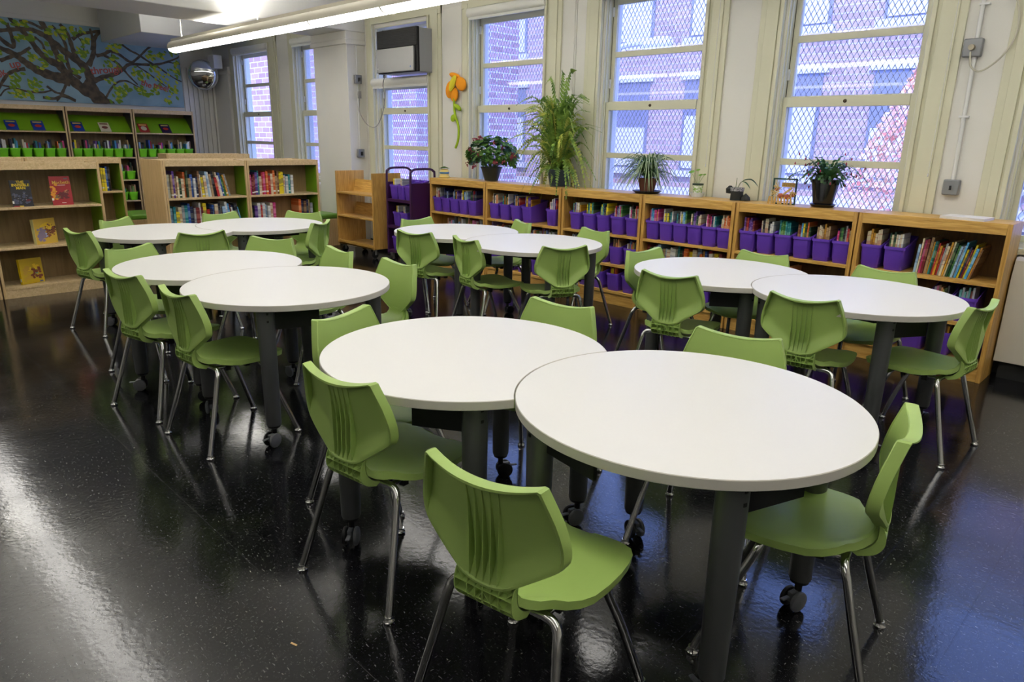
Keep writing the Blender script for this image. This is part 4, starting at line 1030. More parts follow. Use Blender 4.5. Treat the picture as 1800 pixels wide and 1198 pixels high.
# ------------------------------------------------------------------ light rows
def light_row(x0, x1, y, z, label):
    root = thing('pendant_light', ((x0 + x1) / 2, y, z), 0, label, 'light', 'long pendant lights in parallel rows'); hl = (x1 - x0) / 2
    A = [k * PI / 12 for k in range(13)]
    m = MB(); rows = []
    for xx in (-hl, hl): rows.append([(xx, .095, -.012)] + [(xx, .095 * math.cos(a), .012 + .078 * math.sin(a)) for a in A] + [(xx, -.095, -.012)])
    inner = [[(p[0], p[1] * .97, p[2] - .004) for p in r_] for r_ in rows]
    m.grid(rows); m.grid([r_[::-1] for r_ in inner])
    for r_ in rows: m.add(r_, [tuple(range(15))])
    m.build('housing', M_HOUS, root, smooth=60)
    m = MB(); rows = []
    for xx in (-hl + .01, hl - .01): rows.append([(xx, .088 * math.cos(a), -.011 - .048 * math.sin(a)) for a in A])
    m.grid(rows)
    for r_ in rows: m.add(r_, [tuple(range(13))])
    m.build('lens', M_LENS if y > 0 else M_FILL_LENS, root, smooth=60)['label'] = 'glowing ribbed lens along the underside'
    m = MB()
    for s_ in (-1, 1): m.box(-hl, hl, s_ * .036 - .002, s_ * .036 + .002, .08, .115)
    m.build('top_lip', M_HOUS, root, smooth=0)  # lips added to keep the uplight strip's glow out of view
    m = MB(); m.box(-hl + .02, hl - .02, -.030, .030, .0905, .0925)
    m.build('uplight_slot', M_UP if y > 0 else M_FILL_UP, root, smooth=0)
    n_ = max(2, int((x1 - x0) / 1.22))
    for k in range(n_ + 1):
        xx = -hl + 2 * hl * k / n_
        if 0 < k < n_:
            m = MB(); m.grid([[(xx + e, .098 * math.cos(a), .012 + .081 * math.sin(a)) for a in A] for e in (-.012, .012)]); m.grid([[(xx + e, .092 * math.cos(a), -.012 - .051 * math.sin(a)) for a in A] for e in (.012, -.012)]); m.build('joint_band', M_HOUS, root, smooth=60)
        if k % 2 == 0:
            m = MB(); m.tube([(xx + .3 if k == 0 else xx - (.3 if k == n_ else 0), 0, .078), (xx + .3 if k == 0 else xx - (.3 if k == n_ else 0), 0, CZ - z)], .006, 8); m.build('hanger_rod', M_HOUS, root)
light_row(-10.55, 1.9, 4.0, 2.61, 'long white pendant light above the tables near the windows')
light_row(-10.55, 1.9, 1.15, 2.61, 'long pendant light mirrored as a pale streak on the floor')
light_row(-10.55, 1.9, -2.4, 2.61, 'unseen dim pendant light added behind the camera as fill for chair backs')  # unseen row, added to brighten the chair backs near the camera

# ------------------------------------------------------------------ mural
root = thing('mural_panel', (BX + .012, 3.0, 1.93), 0, 'blue mural of a spreading tree with red words above the tall shelves', 'mural')
def mat_sky_paint():
    m = leaf_mat('mural_sky_paint', (124, 158, 178), (146, 178, 192), .7, 3, False); return m
m = MB(); ML, MRt, MB0, MT = -2.0, 2.10, 0.0, 1.165
m.box(0, .02, ML, MRt, MB0, MT); m.build('board', mat_sky_paint(), root, smooth=0)
# photo pixel -> mural coordinates (y along wall, z up), panel corners taken from the view
def mp(px, py):
    # inverse projection onto plane x = BX
    d = fw * F_PX + r2 * (px - 900) - u2 * (py - 599)
    k = (BX + .033) / d.x
    return (d.y * k - 3.0, CAM_Z + d.z * k - 1.93)
def stroke(mb, pts, ws, lift):
    P = [Vector((0, *mp(x / 4.5, y / 4.5))) for x, y in pts]; P = smooth_path(P, 5); n_ = len(P); row = []
    for i, p in enumerate(P):
        t = (P[min(i + 1, n_ - 1)] - P[max(i - 1, 0)]).normalized(); q = Vector((0, -t.z, t.y))
        f_ = i / (n_ - 1) * (len(ws) - 1); a = int(min(f_, len(ws) - 2)); w_ = ws[a] + (ws[a + 1] - ws[a]) * (f_ - a)
        w_ = w_ * .0105 / 2; w_ *= 1 + .12 * math.sin(i * 1.7)
        cl = lambda v: Vector((lift, min(MRt - .003, max(ML, v.y)), min(MT - .003, max(MB0 + .003, v.z))))
        row.append([cl(p + q * w_), cl(p - q * w_)])
    mb.grid(row)
M_BARK = leaf_mat('mural_bark_paint', (66, 58, 48), (98, 86, 66), .7, 14, False)
m = MB()
S = [([(860, 860), (760, 760), (640, 690), (540, 600), (470, 520), (380, 470), (300, 400), (230, 300), (150, 220), (90, 160), (60, 120)], [26, 18, 14, 12, 10, 8, 7, 6, 5, 5]),
     ([(820, 860), (740, 700), (690, 560), (600, 470), (500, 400), (420, 330), (330, 270), (240, 235), (120, 232), (0, 240), (-120, 235)], [16, 12, 11, 9, 8, 7, 6, 5, 5]),
     ([(560, 640), (450, 610), (330, 570), (240, 520), (170, 470), (100, 420), (0, 380), (-100, 340)], [16, 13, 10, 8, 7, 6]),
     ([(200, 545), (130, 555), (60, 590), (0, 680), (-40, 760)], [5, 5, 4, 3]),
     ([(500, 560), (460, 450), (420, 370), (380, 260), (330, 180), (300, 130)], [10, 8, 7, 7, 6]),
     ([(620, 480), (580, 400), (550, 310), (510, 230), (470, 190)], [7, 6, 5, 4]),
     ([(700, 520), (740, 420), (745, 320), (770, 270), (800, 250)], [8, 6, 5, 4]), ([(730, 400), (730, 300), (710, 225)], [5, 4, 3]), ([(570, 310), (640, 270), (720, 255), (800, 245)], [5, 4, 4]),
     ([(740, 640), (820, 610), (900, 590), (970, 550), (1020, 510), (1120, 510), (1240, 510), (1350, 480), (1470, 430)], [8, 7, 6, 5, 4, 4, 3, 2]),
     ([(760, 440), (820, 430), (870, 405), (940, 430), (1010, 480), (1060, 500)], [5, 5, 4, 4, 4]), ([(820, 435), (900, 480), (960, 530), (1020, 600), (1090, 670)], [4, 4, 3, 2]),
     ([(1040, 500), (1100, 450), (1160, 390), (1190, 370)], [4, 3, 3]), ([(960, 350), (1030, 400), (1090, 430), (1180, 490), (1250, 530), (1320, 580), (1400, 630), (1480, 660)], [3, 3, 3, 2, 2]),
     ([(1330, 490), (1400, 505), (1470, 510)], [2, 2]), ([(1080, 520), (1160, 570), (1240, 630), (1320, 690)], [2, 2, 1.5]), ([(660, 690), (700, 640), (740, 600)], [8, 7]),
     ([(840, 770), (880, 700), (930, 650), (1000, 640), (1080, 680), (1150, 720)], [3, 3, 3, 2, 2]), ([(600, 800), (500, 760), (430, 780), (340, 770)], [3, 4, 4]), ([(530, 650), (490, 740), (450, 800)], [4, 4, 2]), ([(370, 680), (440, 730), (500, 745), (600, 790)], [3, 3, 2]),
     ([(0, 670), (90, 690), (200, 720), (330, 730), (420, 710)], [2, 3, 3, 2]), ([(0, 760), (40, 710), (90, 700)], [2, 2]), ([(0, 480), (80, 450), (170, 420), (240, 375)], [5, 5, 4]), ([(-60, 250), (60, 350), (110, 360), (80, 250), (50, 180)], [5, 6, 5, 5]),
     ([(270, 290), (330, 340), (360, 400), (430, 420)], [3, 3, 2]), ([(640, 620), (560, 560), (530, 480), (520, 360), (470, 270), (410, 200)], [5, 5, 4, 3]), ([(340, 230), (240, 180), (150, 165)], [4, 3]), ([(900, 380), (880, 440), (880, 470)], [1.5, 1]), ([(600, 220), (610, 280), (650, 340), (670, 430)], [1.5, 1.5])]
for i, (p, w_) in enumerate(S): stroke(m, p, w_, .0212 + i * .00003)
m.build('painted_branches', M_BARK, root, smooth=0)
def lf(mb, px, py, s_, a, lift):
    cy, cz = mp(px / 4.5, py / 4.5); s_ *= .010
    pts = [Vector((lift, cy + s_ * (math.cos(a) * u - math.sin(a) * v), cz + s_ * (math.sin(a) * u + math.cos(a) * v))) for u, v in ((-1, 0), (-.5, .42), (.3, .5), (1, 0), (.3, -.5), (-.5, -.42))]
    if all(ML < p.y < MRt and MB0 < p.z < MT for p in pts): mb.add(pts, [tuple(range(6))])
rl = random.Random(3); lm = [MB(), MB()]
CL = [(150, 300, 40, 9), (240, 285, 36, 8), (260, 440, 34, 8), (340, 510, 44, 12), (390, 250, 40, 12), (480, 240, 40, 10), (510, 290, 30, 6), (370, 350, 16, 3), (390, 420, 36, 8), (490, 460, 34, 9), (620, 570, 40, 12), (660, 410, 50, 18), (680, 330, 40, 12), (640, 240, 40, 8), (560, 225, 36, 6),
      (900, 370, 60, 18), (860, 500, 44, 9), (900, 460, 34, 6), (930, 540, 30, 5), (1190, 440, 40, 10), (1280, 440, 44, 12), (1370, 420, 30, 5), (1420, 500, 50, 16), (1400, 560, 56, 18), (1080, 570, 44, 12), (1120, 600, 50, 12), (1210, 550, 36, 8), (880, 640, 34, 7), (960, 720, 60, 24), (1000, 700, 40, 10), (930, 790, 50, 14), (1100, 710, 40, 8), (1150, 750, 50, 12), (1290, 620, 60, 14), (1370, 700, 60, 18), (1340, 790, 50, 12), (1230, 710, 50, 12),
      (130, 640, 56, 16), (270, 670, 56, 18), (130, 730, 50, 12), (230, 760, 60, 16), (390, 790, 34, 6), (120, 185, 34, 7), (200, 185, 30, 6), (20, 170, 30, 5), (-60, 400, 60, 14)]
for cx, cy, sp_, n_ in CL:
    for _ in range(n_):
        lf(lm[rl.random() < .38], cx + rl.gauss(0, sp_ * .5), cy + rl.gauss(0, sp_ * .42), rl.uniform(2.8, 4.8), rl.uniform(-1.4, .2), .0225 + rl.uniform(0, .0006))
lm[0].build('painted_leaves', mat('mural_green_paint', (112, 148, 30), .7), root, smooth=0); lm[1].build('painted_leaves', mat('mural_yellow_paint', (178, 186, 40), .7), root, smooth=0)
M_REDP = mat('mural_red_paint', (176, 84, 74), .7)
def mtext(body, px, py, size, ang):
    y, z = mp(px / 4.5, py / 4.5); o = text_mesh('painted_words', body, size, M_REDP, root, frame((.0235, y, z), (0, math.cos(ang), math.sin(ang)), (0, -math.sin(ang), math.cos(ang))), bold=.003); return o
mtext('Look', -30, 600, .135, .55); mtext('up', 118, 508, .15, .25); mtext('through', 842, 555, .15, .14); mtext('the', 1158, 665, .13, -.35); mtext('tree!', 1275, 690, .13, -.25)
# ------------------------------------------------------------------ convex mirror
root = thing('convex_mirror', (-12.98, 5.36, 2.48), 0, 'round convex mirror mounted in the far corner above the shelves', 'mirror')
dirv = Vector((.80, -.60, -.12)).normalized(); ua = dirv.cross(Vector((0, 0, 1))).normalized(); va = ua.cross(dirv)
def disc(prof, n_=40):
    m = MB(); m.lathe(prof, (0, 0, 0), n_, ax='z'); m.v = [tuple(ua * p[0] + va * p[1] + dirv * p[2]) for p in m.v]; return m
disc([(.235, -.03), (.25, -.02), (.25, .005), (.238, .012)]).build('rim', mat('mirror_rim', (170, 170, 168), .4), root)
disc([(.238 * math.sin(a), .012 - .238 * .0 + .075 * (math.cos(a) - 0)) for a in [PI / 2 - k * PI / 24 for k in range(12)]] + [(0.0001, .087)]).build('mirror_face', M_MIRROR, root, smooth=80)
m = MB(); m.tube([-dirv * .02, Vector((-.12, .03, .1)), Vector((-.315, .06, .12))], .014, 8); m.build('bracket', M_WHITE, root)

# ------------------------------------------------------------------ air conditioner, plugs, conduit
root = thing('air_conditioner', (-7.43, 5.447, 2.255), 0, 'black and silver air conditioner mounted in the window left of the flower', 'air conditioner')
m = MB(); m.box(-.40, .40, .03, .40, 0, .49); m.build('casing', mat('ac_case', (150, 152, 160), .4, .4), root, bevel=.008)
m = MB(); m.box(-.405, .405, -.0, .03, .0, .495); m.box(-.405, .405, -.012, 0, .29, .495); m.build('front_frame', M_BLACK, root, bevel=.006)
m = MB(); m.box(-.40, .355, -.03, -.001, .01, .285); m.build('front_panel', M_SILVER, root, bevel=.006)
m = MB()
for k in range(9): m.box(-.38, .38, -.016, -.012, .33 + k * .017, .339 + k * .017)
m.build('louvre', mat('ac_louvre', (30, 30, 32), .6), root, smooth=0)
m = MB(); m.box(.29, .305, -.0315, -.03, .05, .065); m.build('badge', mat('badge_blue', (50, 90, 170), .4), root, smooth=0)
m = MB(); m.box(-.37, -.362, -.0315, -.03, .05, .066); m.build('badge', M_WHITE, root, smooth=0)
def gbox(x, z, y, w_, h, label, round_=False):
    root = thing('switch_box' if not round_ else 'outlet_box', (x, y, z), 0, label, 'electrical box')
    m = MB(); m.box(-w_ / 2, w_ / 2, -.05, 0, -h / 2, h / 2); m.build('box', M_GREYBOX, root, bevel=.008)
    m = MB()
    if round_: m.lathe([(.0, -.03), (.018, -.028), (.02, 0)], (0, -.05, 0), 14, ax='y'); m.build('plug', mat('plug_beige', (170, 160, 140), .5), root)
    else: m.box(-.006, .006, -.062, -.05, -.018, .012); m.build('switch', M_BLACK, root, bevel=.002)
    return root
gbox(-8.64, 2.25, 5.42 - 0 if False else 5.42, .01, .01, 'x') if False else None
def on_side(px, py):   # point on the right face of the column (x=-8.5)
    d = fw * F_PX + r2 * (px - 900) - u2 * (py - 599); k = -8.5 / d.x; return (d.y * k, CAM_Z + d.z * k)
ya, za_ = on_side(632, 140)
def sbox(y, z, label):
    root = thing('switch_box', (-8.5, y, z), 0, label, 'electrical box')
    m = MB(); m.box(0, .05, -.05, .05, -.055, .055); m.build('box', M_GREYBOX, root, bevel=.006)
    m = MB(); m.box(.05, .07, -.012, .012, -.03, .02); m.build('switch', M_BLACK, root, bevel=.002)
yq = 5.56
sbox(yq, za_, 'grey outlet box high on the column, air conditioner plugged in')
sbox(yq, on_side(632, 269)[1], 'grey switch box low on the column side above the oak cart')
m = MB(); m.tube([(-8.488, yq, 2.81), (-8.488, yq, za_ + .055)], .009, 8); m.tube([(-8.488, yq, za_ - .055), (-8.488, yq, on_side(632, 269)[1] + .055)], .009, 8)
tag(m.build('conduit', M_WHITE), 'thin white conduit running down the column between two grey boxes', 'pipe')
m = MB(); P = smooth_path([(-8.43, yq, za_ - .02), (-8.44, yq, za_ - .12), (-8.46, yq, za_ - .30), (-8.45, yq - .01, 1.82), (-8.36, 5.60, 1.66), (-8.18, 5.62, 1.63), (-8.0, 5.60, 1.78), (-7.93, 5.60, 1.98), (-7.93, 5.58, 2.14), (-7.80, 5.52, 2.25)], 6)
m.tube(P, .0055, 8); m.box(-8.465, -8.435, yq - .02, yq + .02, za_ - .24, za_ - .15)
tag(m.build('power_cord', mat('cord_grey', (140, 136, 130), .5)), 'grey power cord looping from the column box to the air conditioner', 'cord')
gbox(-1.335, 1.238, WY, .10, .105, 'grey switch box on the right pier above the paper stack')
gbox(-1.362, 2.14, WY, .11, .115, 'silver outlet box high on the right pier with a plug', True)
m = MB(); m.tube([(-1.335, WY - .02, 1.29), (-1.345, WY - .02, 2.085)], .013, 10); m.tube([(-1.35, WY - .02, 2.20), (-1.36, WY - .02, CZ)], .013, 10)
for z in (1.70, 2.40): m.box(-1.37, -1.31, WY - .036, WY, z, z + .012)
tag(m.build('conduit', M_WHITE), 'white conduit running up the right pier to the silver outlet box', 'pipe')
m = MB(); P = smooth_path([(-1.36, WY - .075, 2.11), (-1.34, WY - .09, 2.02), (-1.28, WY - .07, 1.99), (-1.18, WY - .05, 2.08), (-1.13, WY - .04, 2.22), (-1.16, WY - .04, 2.40), (-1.27, WY - .03, 2.55), (-1.31, WY - .03, 2.9)], 6); m.tube(P, .006, 8)
tag(m.build('power_cord', mat('cord_beige', (186, 182, 164), .5)), 'beige cord looping beside the silver outlet box on the right pier', 'cord')
m = MB(); m.tube(smooth_path([(-1.30, WY - .05, 2.62), (-1.12, WY - .06, 2.50), (-.95, WY - .06, 2.44), (-.7, WY - .06, 2.50)], 6), .007, 8)
tag(m.build('cable', mat('cord_beige', (186, 182, 164), .5)), 'beige cable sagging across the window casing at the top right corner', 'cord')
# corner brackets
m = MB(); m.box(-12.95, -12.70, 5.45, 5.60, 2.58, 2.80); tag(m.build('wall_box', M_WHITE, None, bevel=.01), 'white box fixed high in the far corner above the mirror', 'electrical box')

# ------------------------------------------------------------------ plush flower
root = thing('plush_flower', (-6.60, WY - .055, 1.95), 0, 'orange and yellow plush flower with green stem hanging on the white pier', 'decoration')
M_OR = mat('orange_felt', (236, 150, 20), .9, bump=.4, bscale=300); M_YE = mat('yellow_felt', (220, 206, 50), .9); M_LI = mat('lime_felt', (150, 178, 30), .9)
def petal(cx, cz, rx, rz_, ang, m_, yo=0, name='petal'):
    m = MB(); n_ = 20; rows = []
    for i in range(7):
        t = -1 + 2 * i / 6; s_ = math.sqrt(max(0, 1 - t * t)); rows.append([(s_ * rx * math.cos(2 * PI * k / n_), t * .022, s_ * rz_ * math.sin(2 * PI * k / n_)) for k in range(n_)])
    m.grid(rows, close=True); c, s_ = math.cos(ang), math.sin(ang)
    m.v = [(cx + p[0] * c - p[2] * s_, yo + p[1], cz + p[0] * s_ + p[2] * c) for p in m.v]
    m.build(name, m_, root, smooth=80)
petal(-.075, .10, .075, .10, -.3, M_OR); petal(.13, .155, .095, .075, -.35, M_OR, -.01); petal(.0, .25, .10, .032, -.25, M_OR, .01); petal(-.01, .045, .07, .085, .1, M_OR, .005)
petal(.0, .165, .045, .10, -.55, M_YE, -.025, 'flower_centre')
m = MB(); m.tube(smooth_path([(.0, 0, .0), (.0, 0, -.10), (.02, 0, -.2), (.075, 0, -.32), (.07, 0, -.46), (.02, 0, -.56)], 6), .014, 10); m.build('stem', M_LI, root)
petal(.06, -.10, .07, .028, -.5, M_LI, 0, 'leaf'); petal(-.02, -.22, .045, .04, .8, M_LI, 0, 'leaf')
m = MB(); m.tube([(.04, .02, .24), (.06, .05, .36)], .002, 6); m.build('hanging_loop', M_WHITE, root)

# ------------------------------------------------------------------ plants
OZ = OH
M_SOIL = mat('potting_soil', (50, 36, 26), .95)
def pot(root, r0, r1, h, m_, saucer=None, rim=.01, ribs=0):
    m = MB(); m.lathe([(r0 * .2, .0), (r0, 0), (r1, h - rim * 1.5), (r1 + .006, h - rim * 1.5), (r1 + .007, h), (r1 - .002, h), (r1 - .006, h - .02), (.001, h - .02)], (0, 0, .004), 28); m.build('pot', m_, root, smooth=35)
    m = MB(); m.lathe([(r1 * .93, h - .022), (.001, h - .012)], (0, 0, .004), 20); m.build('soil', M_SOIL, root)
    if saucer:
        m = MB(); m.lathe([(saucer * .8, 0), (saucer, .022), (saucer - .004, .024), (saucer * .78, .005), (.001, .0045)], (0, 0, 0), 28); m.build('saucer', m_, root, smooth=35)
def frond(mb, p0, az, length, rise, droop, width, n=22, pin=True, rg=random, twist=0):
    """arching midrib with pinnae on both sides"""
    P = []; d = Vector((math.cos(az), math.sin(az), 0)); 
    for i in range(n + 1):
        t = i / n; P.append(Vector(p0) + d * length * (t ** 1.15) * .9 + Vector((0, 0, rise * math.sin(min(1, t * 1.35) * PI / 2) - droop * t ** 2.6)))
    mb.tube(P, [.0022 * (1 - .7 * i / n) for i in range(n + 1)], 4)
    roll = rg.uniform(-1.1, 1.1); side = (Vector((-d.y, d.x, 0)) * math.cos(roll) + Vector((0, 0, 1)) * math.sin(roll)).normalized()
    for i in range(2, n + 1):
        t = i / n; tg = (P[min(i + 1, n)] - P[i - 1]).normalized(); w_ = width * math.sin(min(1, t * 1.3 + .12) * PI) ** .5 if t < .66 else width * (1.02 - t) * 2.4
        w_ = max(.008, min(width, w_)); upn = side.cross(tg).normalized()
        for s_ in (-1, 1):
            a = P[i]; dirp = (side * s_ + tg * .35 - upn * rg.uniform(-.15, .35)).normalized(); tip = a + dirp * w_; hw = tg * max(.0055, (P[i] - P[i - 1]).length * .42)
            mb.add([a - hw, a + dirp * w_ * .5 - hw * .9, tip, a + dirp * w_ * .5 + hw * .9, a + hw], [(0, 1, 2, 3, 4)])
rf = random.Random(8)
FX, FY = -4.80, 5.49
root = thing('potted_fern', (FX, FY, OZ), 0, 'large bushy fern in a dark slate plastic pot, tallest plant on the shelf', 'plant')
pot(root, .085, .115, .165, mat('slate_pot', (44, 58, 66), .5))
fa, fb = MB(), MB()
for k in range(150):
    az = rf.uniform(0, 2 * PI); u = k / 150
    ln = rf.uniform(.28, .60); rise = rf.uniform(.22, .66); dr = rf.uniform(.0, .26)
    if u < .25: rise = rf.uniform(.5, .78); ln = rf.uniform(.05, .34); dr = rf.uniform(0, .1)
    elif u > .72: rise = rf.uniform(.12, .3); ln = rf.uniform(.28, .50); dr = rf.uniform(.25, .5)
    if math.sin(az) > .12: ln = min(ln, .115 / math.sin(az))
    r0 = rf.uniform(0, .06)
    frond(fa if rf.random() < .72 else fb, (r0 * math.cos(az), r0 * math.sin(az), .14), az, ln, rise, dr, rf.uniform(.028, .042), 26, rg=rf)
for az, ln, rise, dr in ((-1.2, .42, .1, .12), (-.2, .5, .45, .62), (.05, .46, .3, .42), (3.3, .48, .62, .2), (2.9, .5, .75, .22), (3.5, .5, .45, .35), (-2.2, .34, .3, .42), (-1.9, .36, .1, .30), (-.9, .34, .18, .38), (-1.45, .16, .12, .30), (3.0, .3, .95, .12), (0.1, .18, .96, .0), (1.2, .1, .9, 0), (2.2, .14, .98, .05)):
    if math.sin(az) > .12: ln = min(ln, .12 / math.sin(az))
    frond(fa if ln < .45 else fb, (0, 0, .14), az, ln, rise, dr, .046, 30, rg=rf)
for k in range(46):
    az = (0 if k % 2 else PI) + rf.uniform(-.75, .55); az = az if math.sin(az) < .35 else -az
    ln = rf.uniform(.26, .5); 
    if math.sin(az) > .12: ln = min(ln, .12 / math.sin(az))
    frond(fa if k % 4 else fb, (0, 0, .16), az, ln, rf.uniform(.42, .76), rf.uniform(.0, .16), rf.uniform(.03, .045), 26, rg=rf)
fa.build('fronds', leaf_mat('fern_green', (80, 116, 40), (138, 168, 66)), root, smooth=0); fb.build('fronds', leaf_mat('fern_yellow_green', (150, 168, 62), (190, 192, 88)), root, smooth=0)['label'] = 'yellowing fronds'
m = MB()
for k in range(70):
    az = rf.uniform(0, 2 * PI); r0 = rf.uniform(.02, .08); r1 = r0 + rf.uniform(-.02, .05); h = rf.uniform(.12, .3)
    m.tube(smooth_path([(r0 * math.cos(az), r0 * math.sin(az), .13), (r1 * math.cos(az + .2), r1 * math.sin(az + .2), .13 + h * .5), (r1 * 1.1 * math.cos(az + .3), r1 * 1.1 * math.sin(az + .3), .13 + h)], 3), .0022, 4)
m.build('stems', mat('fern_stem_brown', (78, 56, 36), .8), root)
def blade(mb, p0, az, ln, rise, droop, w_, n=9, lift=0):
    P = []; d = Vector((math.cos(az), math.sin(az), 0)); side = Vector((-d.y, d.x, 0)); rows = []
    for i in range(n + 1):
        t = i / n; p = Vector(p0) + d * ln * t ** 1.05 + Vector((0, 0, rise * math.sin(min(1, t * 1.5) * PI / 2) - droop * t ** 2.2)); ww = w_ * (1 - t ** 3) * min(1, .5 + t * 3)
        rows.append([p + side * ww, p - Vector((0, 0, ww * .5)), p - side * ww])
    mb.grid(rows)
# geranium
GX = -5.80
root = thing('potted_geranium', (GX, 5.50, OZ), 0, 'dark red flowering geranium in a black bowl pot left of the fern', 'plant')
pot(root, .075, .115, .15, mat('black_green_pot', (24, 34, 30), .45))
rg2 = random.Random(21)
m = MB(); st = MB(); fl = MB()
def rleaf(mb, c, r_, nrm):
    nrm = nrm.normalized(); a_ = nrm.cross(Vector((0, 0, 1))); a_ = a_.normalized() if a_.length > .1 else Vector((1, 0, 0)); b2 = nrm.cross(a_)
    pts = [c]; n_ = 14
    for k in range(n_): an = 2 * PI * k / n_; rr_ = r_ * (1 + .13 * math.cos(7 * an)); pts.append(c + a_ * rr_ * math.cos(an) + b2 * rr_ * math.sin(an) + nrm * r_ * .22)
    mb.add(pts, [(0, 1 + k, 1 + (k + 1) % n_) for k in range(n_)])
for k in range(420):
    az = rg2.uniform(0, 2 * PI); el = rg2.uniform(-.5, 1.35); rr_ = rg2.uniform(.7, 1.0)
    c = Vector((.36 * rr_ * math.cos(az) * math.cos(el), .19 * rr_ * math.sin(az) * math.cos(el), .27 + .22 * rr_ * math.sin(el)))
    if c.z < .15 and math.hypot(c.x, c.y) < .15: continue
    nr = Vector((c.x, c.y, (c.z - .2) * 1.4)) + Vector((rg2.uniform(-.15, .15), rg2.uniform(-.15, .15), .12)); rleaf(m, c, rg2.uniform(.018, .034), nr)
    if k % 4 == 0: st.tube(smooth_path([(c.x * .15, c.y * .15, .13), (c.x * .5, c.y * .5, .13 + (c.z - .13) * .7), tuple(c)], 3), .0022, 4)
for x, y, z in ((-.16, -.1, .44), (-.24, -.08, .30), (-.27, -.1, .24), (.16, -.1, .40), (.24, -.06, .37), (-.05, -.12, .46), (.20, -.13, .20), (-.12, -.15, .16), (-.33, -.05, .19), (.38, -.05, .27), (-.02, -.17, .28), (.30, -.1, .22), (-.2, -.15, .34)):
    for _ in range(13):
        c = Vector((x, y, z)) + Vector((rg2.gauss(0, .016), rg2.gauss(0, .014), rg2.gauss(0, .015))); rleaf(fl, c, rg2.uniform(.008, .013), Vector((rg2.uniform(-1, 1), -1, rg2.uniform(-.2, 1))))
m.build('leaves', leaf_mat('geranium_green', (42, 84, 30), (92, 134, 50), scale=14), root, smooth=0); st.build('stems', mat('stem_green', (70, 100, 44), .7), root); fl.build('flowers', mat('wine_red_petal', (112, 14, 34), .6), root, smooth=0)
# spider plant
root = thing('potted_spider_plant', (-3.72, 5.49, OZ), 0, 'striped spider plant spilling from a terracotta pot with dark saucer', 'plant')
pot(root, .06, .085, .13, mat('terracotta_pot', (104, 60, 42), .8))
m = MB(); m.lathe([(.10, 0), (.135, .024), (.13, .026), (.1, .005), (.001, .0045)], (0, 0, 0), 28); m.build('saucer', mat('navy_saucer', (22, 24, 46), .4), root)
ms = MB(); mw = MB(); rs_ = random.Random(4)
for k in range(190):
    az = rs_.uniform(0, 2 * PI); ln = rs_.uniform(.16, .40); rise = rs_.uniform(.10, .29); dr = rs_.uniform(.1, .45) * (ln / .3)
    if math.sin(az) > .1: ln = min(ln, .13 / max(.1, math.sin(az)))
    if dr > rise + .1: dr = rise + .1
    blade(ms, (0, 0, .12), az, ln, rise, dr, .0075)
    blade(mw, (0, 0, .1212), az, ln, rise, dr, .0034)
ms.build('leaves', leaf_mat('spider_green', (70, 112, 62), (112, 148, 88)), root, smooth=0); mw.build('leaf_stripes', leaf_mat('spider_cream', (196, 208, 168), (214, 222, 190)), root, smooth=0)
# christmas cactus
root = thing('potted_cactus', (-2.13, 5.50, OZ), 0, 'leafy holiday cactus in a tall glossy black pot with saucer', 'plant')
pot(root, .068, .098, .20, mat('gloss_black_pot', (14, 14, 16), .2), .095, rim=.016)
m = MB(); fl = MB(); rc = random.Random(9)
for k in range(110):
    az = rc.uniform(0, 2 * PI); ln = rc.uniform(.08, .29); rise = rc.uniform(.08, .20); dr = rc.uniform(0, .15); segs = 6
    if math.sin(az) > .3: ln = min(ln, .15)
    d = Vector((math.cos(az), math.sin(az), 0)); side = Vector((-d.y, d.x, 0)); P = []
    for i in range(segs + 1):
        t = i / segs; P.append(Vector((0, 0, .19)) + d * (ln * t + .02) + Vector((0, 0, rise * math.sin(t * PI / 2 * 1.1) - dr * t * t)))
    for a_, b2 in zip(P, P[1:]):
        w_ = .0105; mid = (a_ + b2) / 2; m.add([a_ - side * .004, a_ * .7 + b2 * .3 - side * w_, mid * .3 + b2 * .7 - side * w_ * 1.1, b2, mid * .3 + b2 * .7 + side * w_ * 1.1, a_ * .7 + b2 * .3 + side * w_, a_ + side * .004], [(0, 1, 2, 3, 4, 5, 6)])
    if rc.random() < .3: fl.lathe([(.0, 0), (.006, .006), (.005, .016), (.0, .024)], tuple(P[-1]), 6)
m.v += [tuple(v) for v in ()]; o_ = len(m.v); m.v += fl.v; m.f += [tuple(i + o_ for i in f) for f in fl.f]; m.m += [1] * len(fl.f)
m.build('leaves', [leaf_mat('cactus_green', (36, 74, 44), (84, 120, 58)), mat('pink_bud', (150, 40, 70), .5)], root, smooth=0)
# small yellow face pot
root = thing('small_potted_plant', (-6.52, 5.42, OZ), 0, 'small plant in a yellow and blue banded pot at the left shelf end', 'plant')
YP = mat('yellow_glaze', (222, 196, 110), .35)
m = MB(); m.lathe([(.05, 0), (.062, .008), (.064, .02), (.05, .032), (.052, .045), (.055, .07), (.05, .085), (.042, .092), (.044, .10), (.036, .10), (.034, .085), (.001, .084)], (0, 0, 0), 28); m.build('pot', YP, root, smooth=60)
m = MB(); m.lathe([(.0528, .048), (.0562, .056), (.0562, .066), (.0545, .071)], (0, 0, 0), 28); m.build('band', mat('blue_glaze', (70, 120, 160), .3), root)
m = MB()
for k in range(26): az = k * 2.4; rleaf(m, Vector((.045 * math.cos(az) * (k / 26 + .2), .045 * math.sin(az) * (k / 26 + .2), .125 - .015 * k / 26)), .014, Vector((math.cos(az) * .4, math.sin(az) * .4, 1)))
m.build('leaves', leaf_mat('succulent_green', (60, 98, 50), (110, 140, 70)), root, smooth=0)
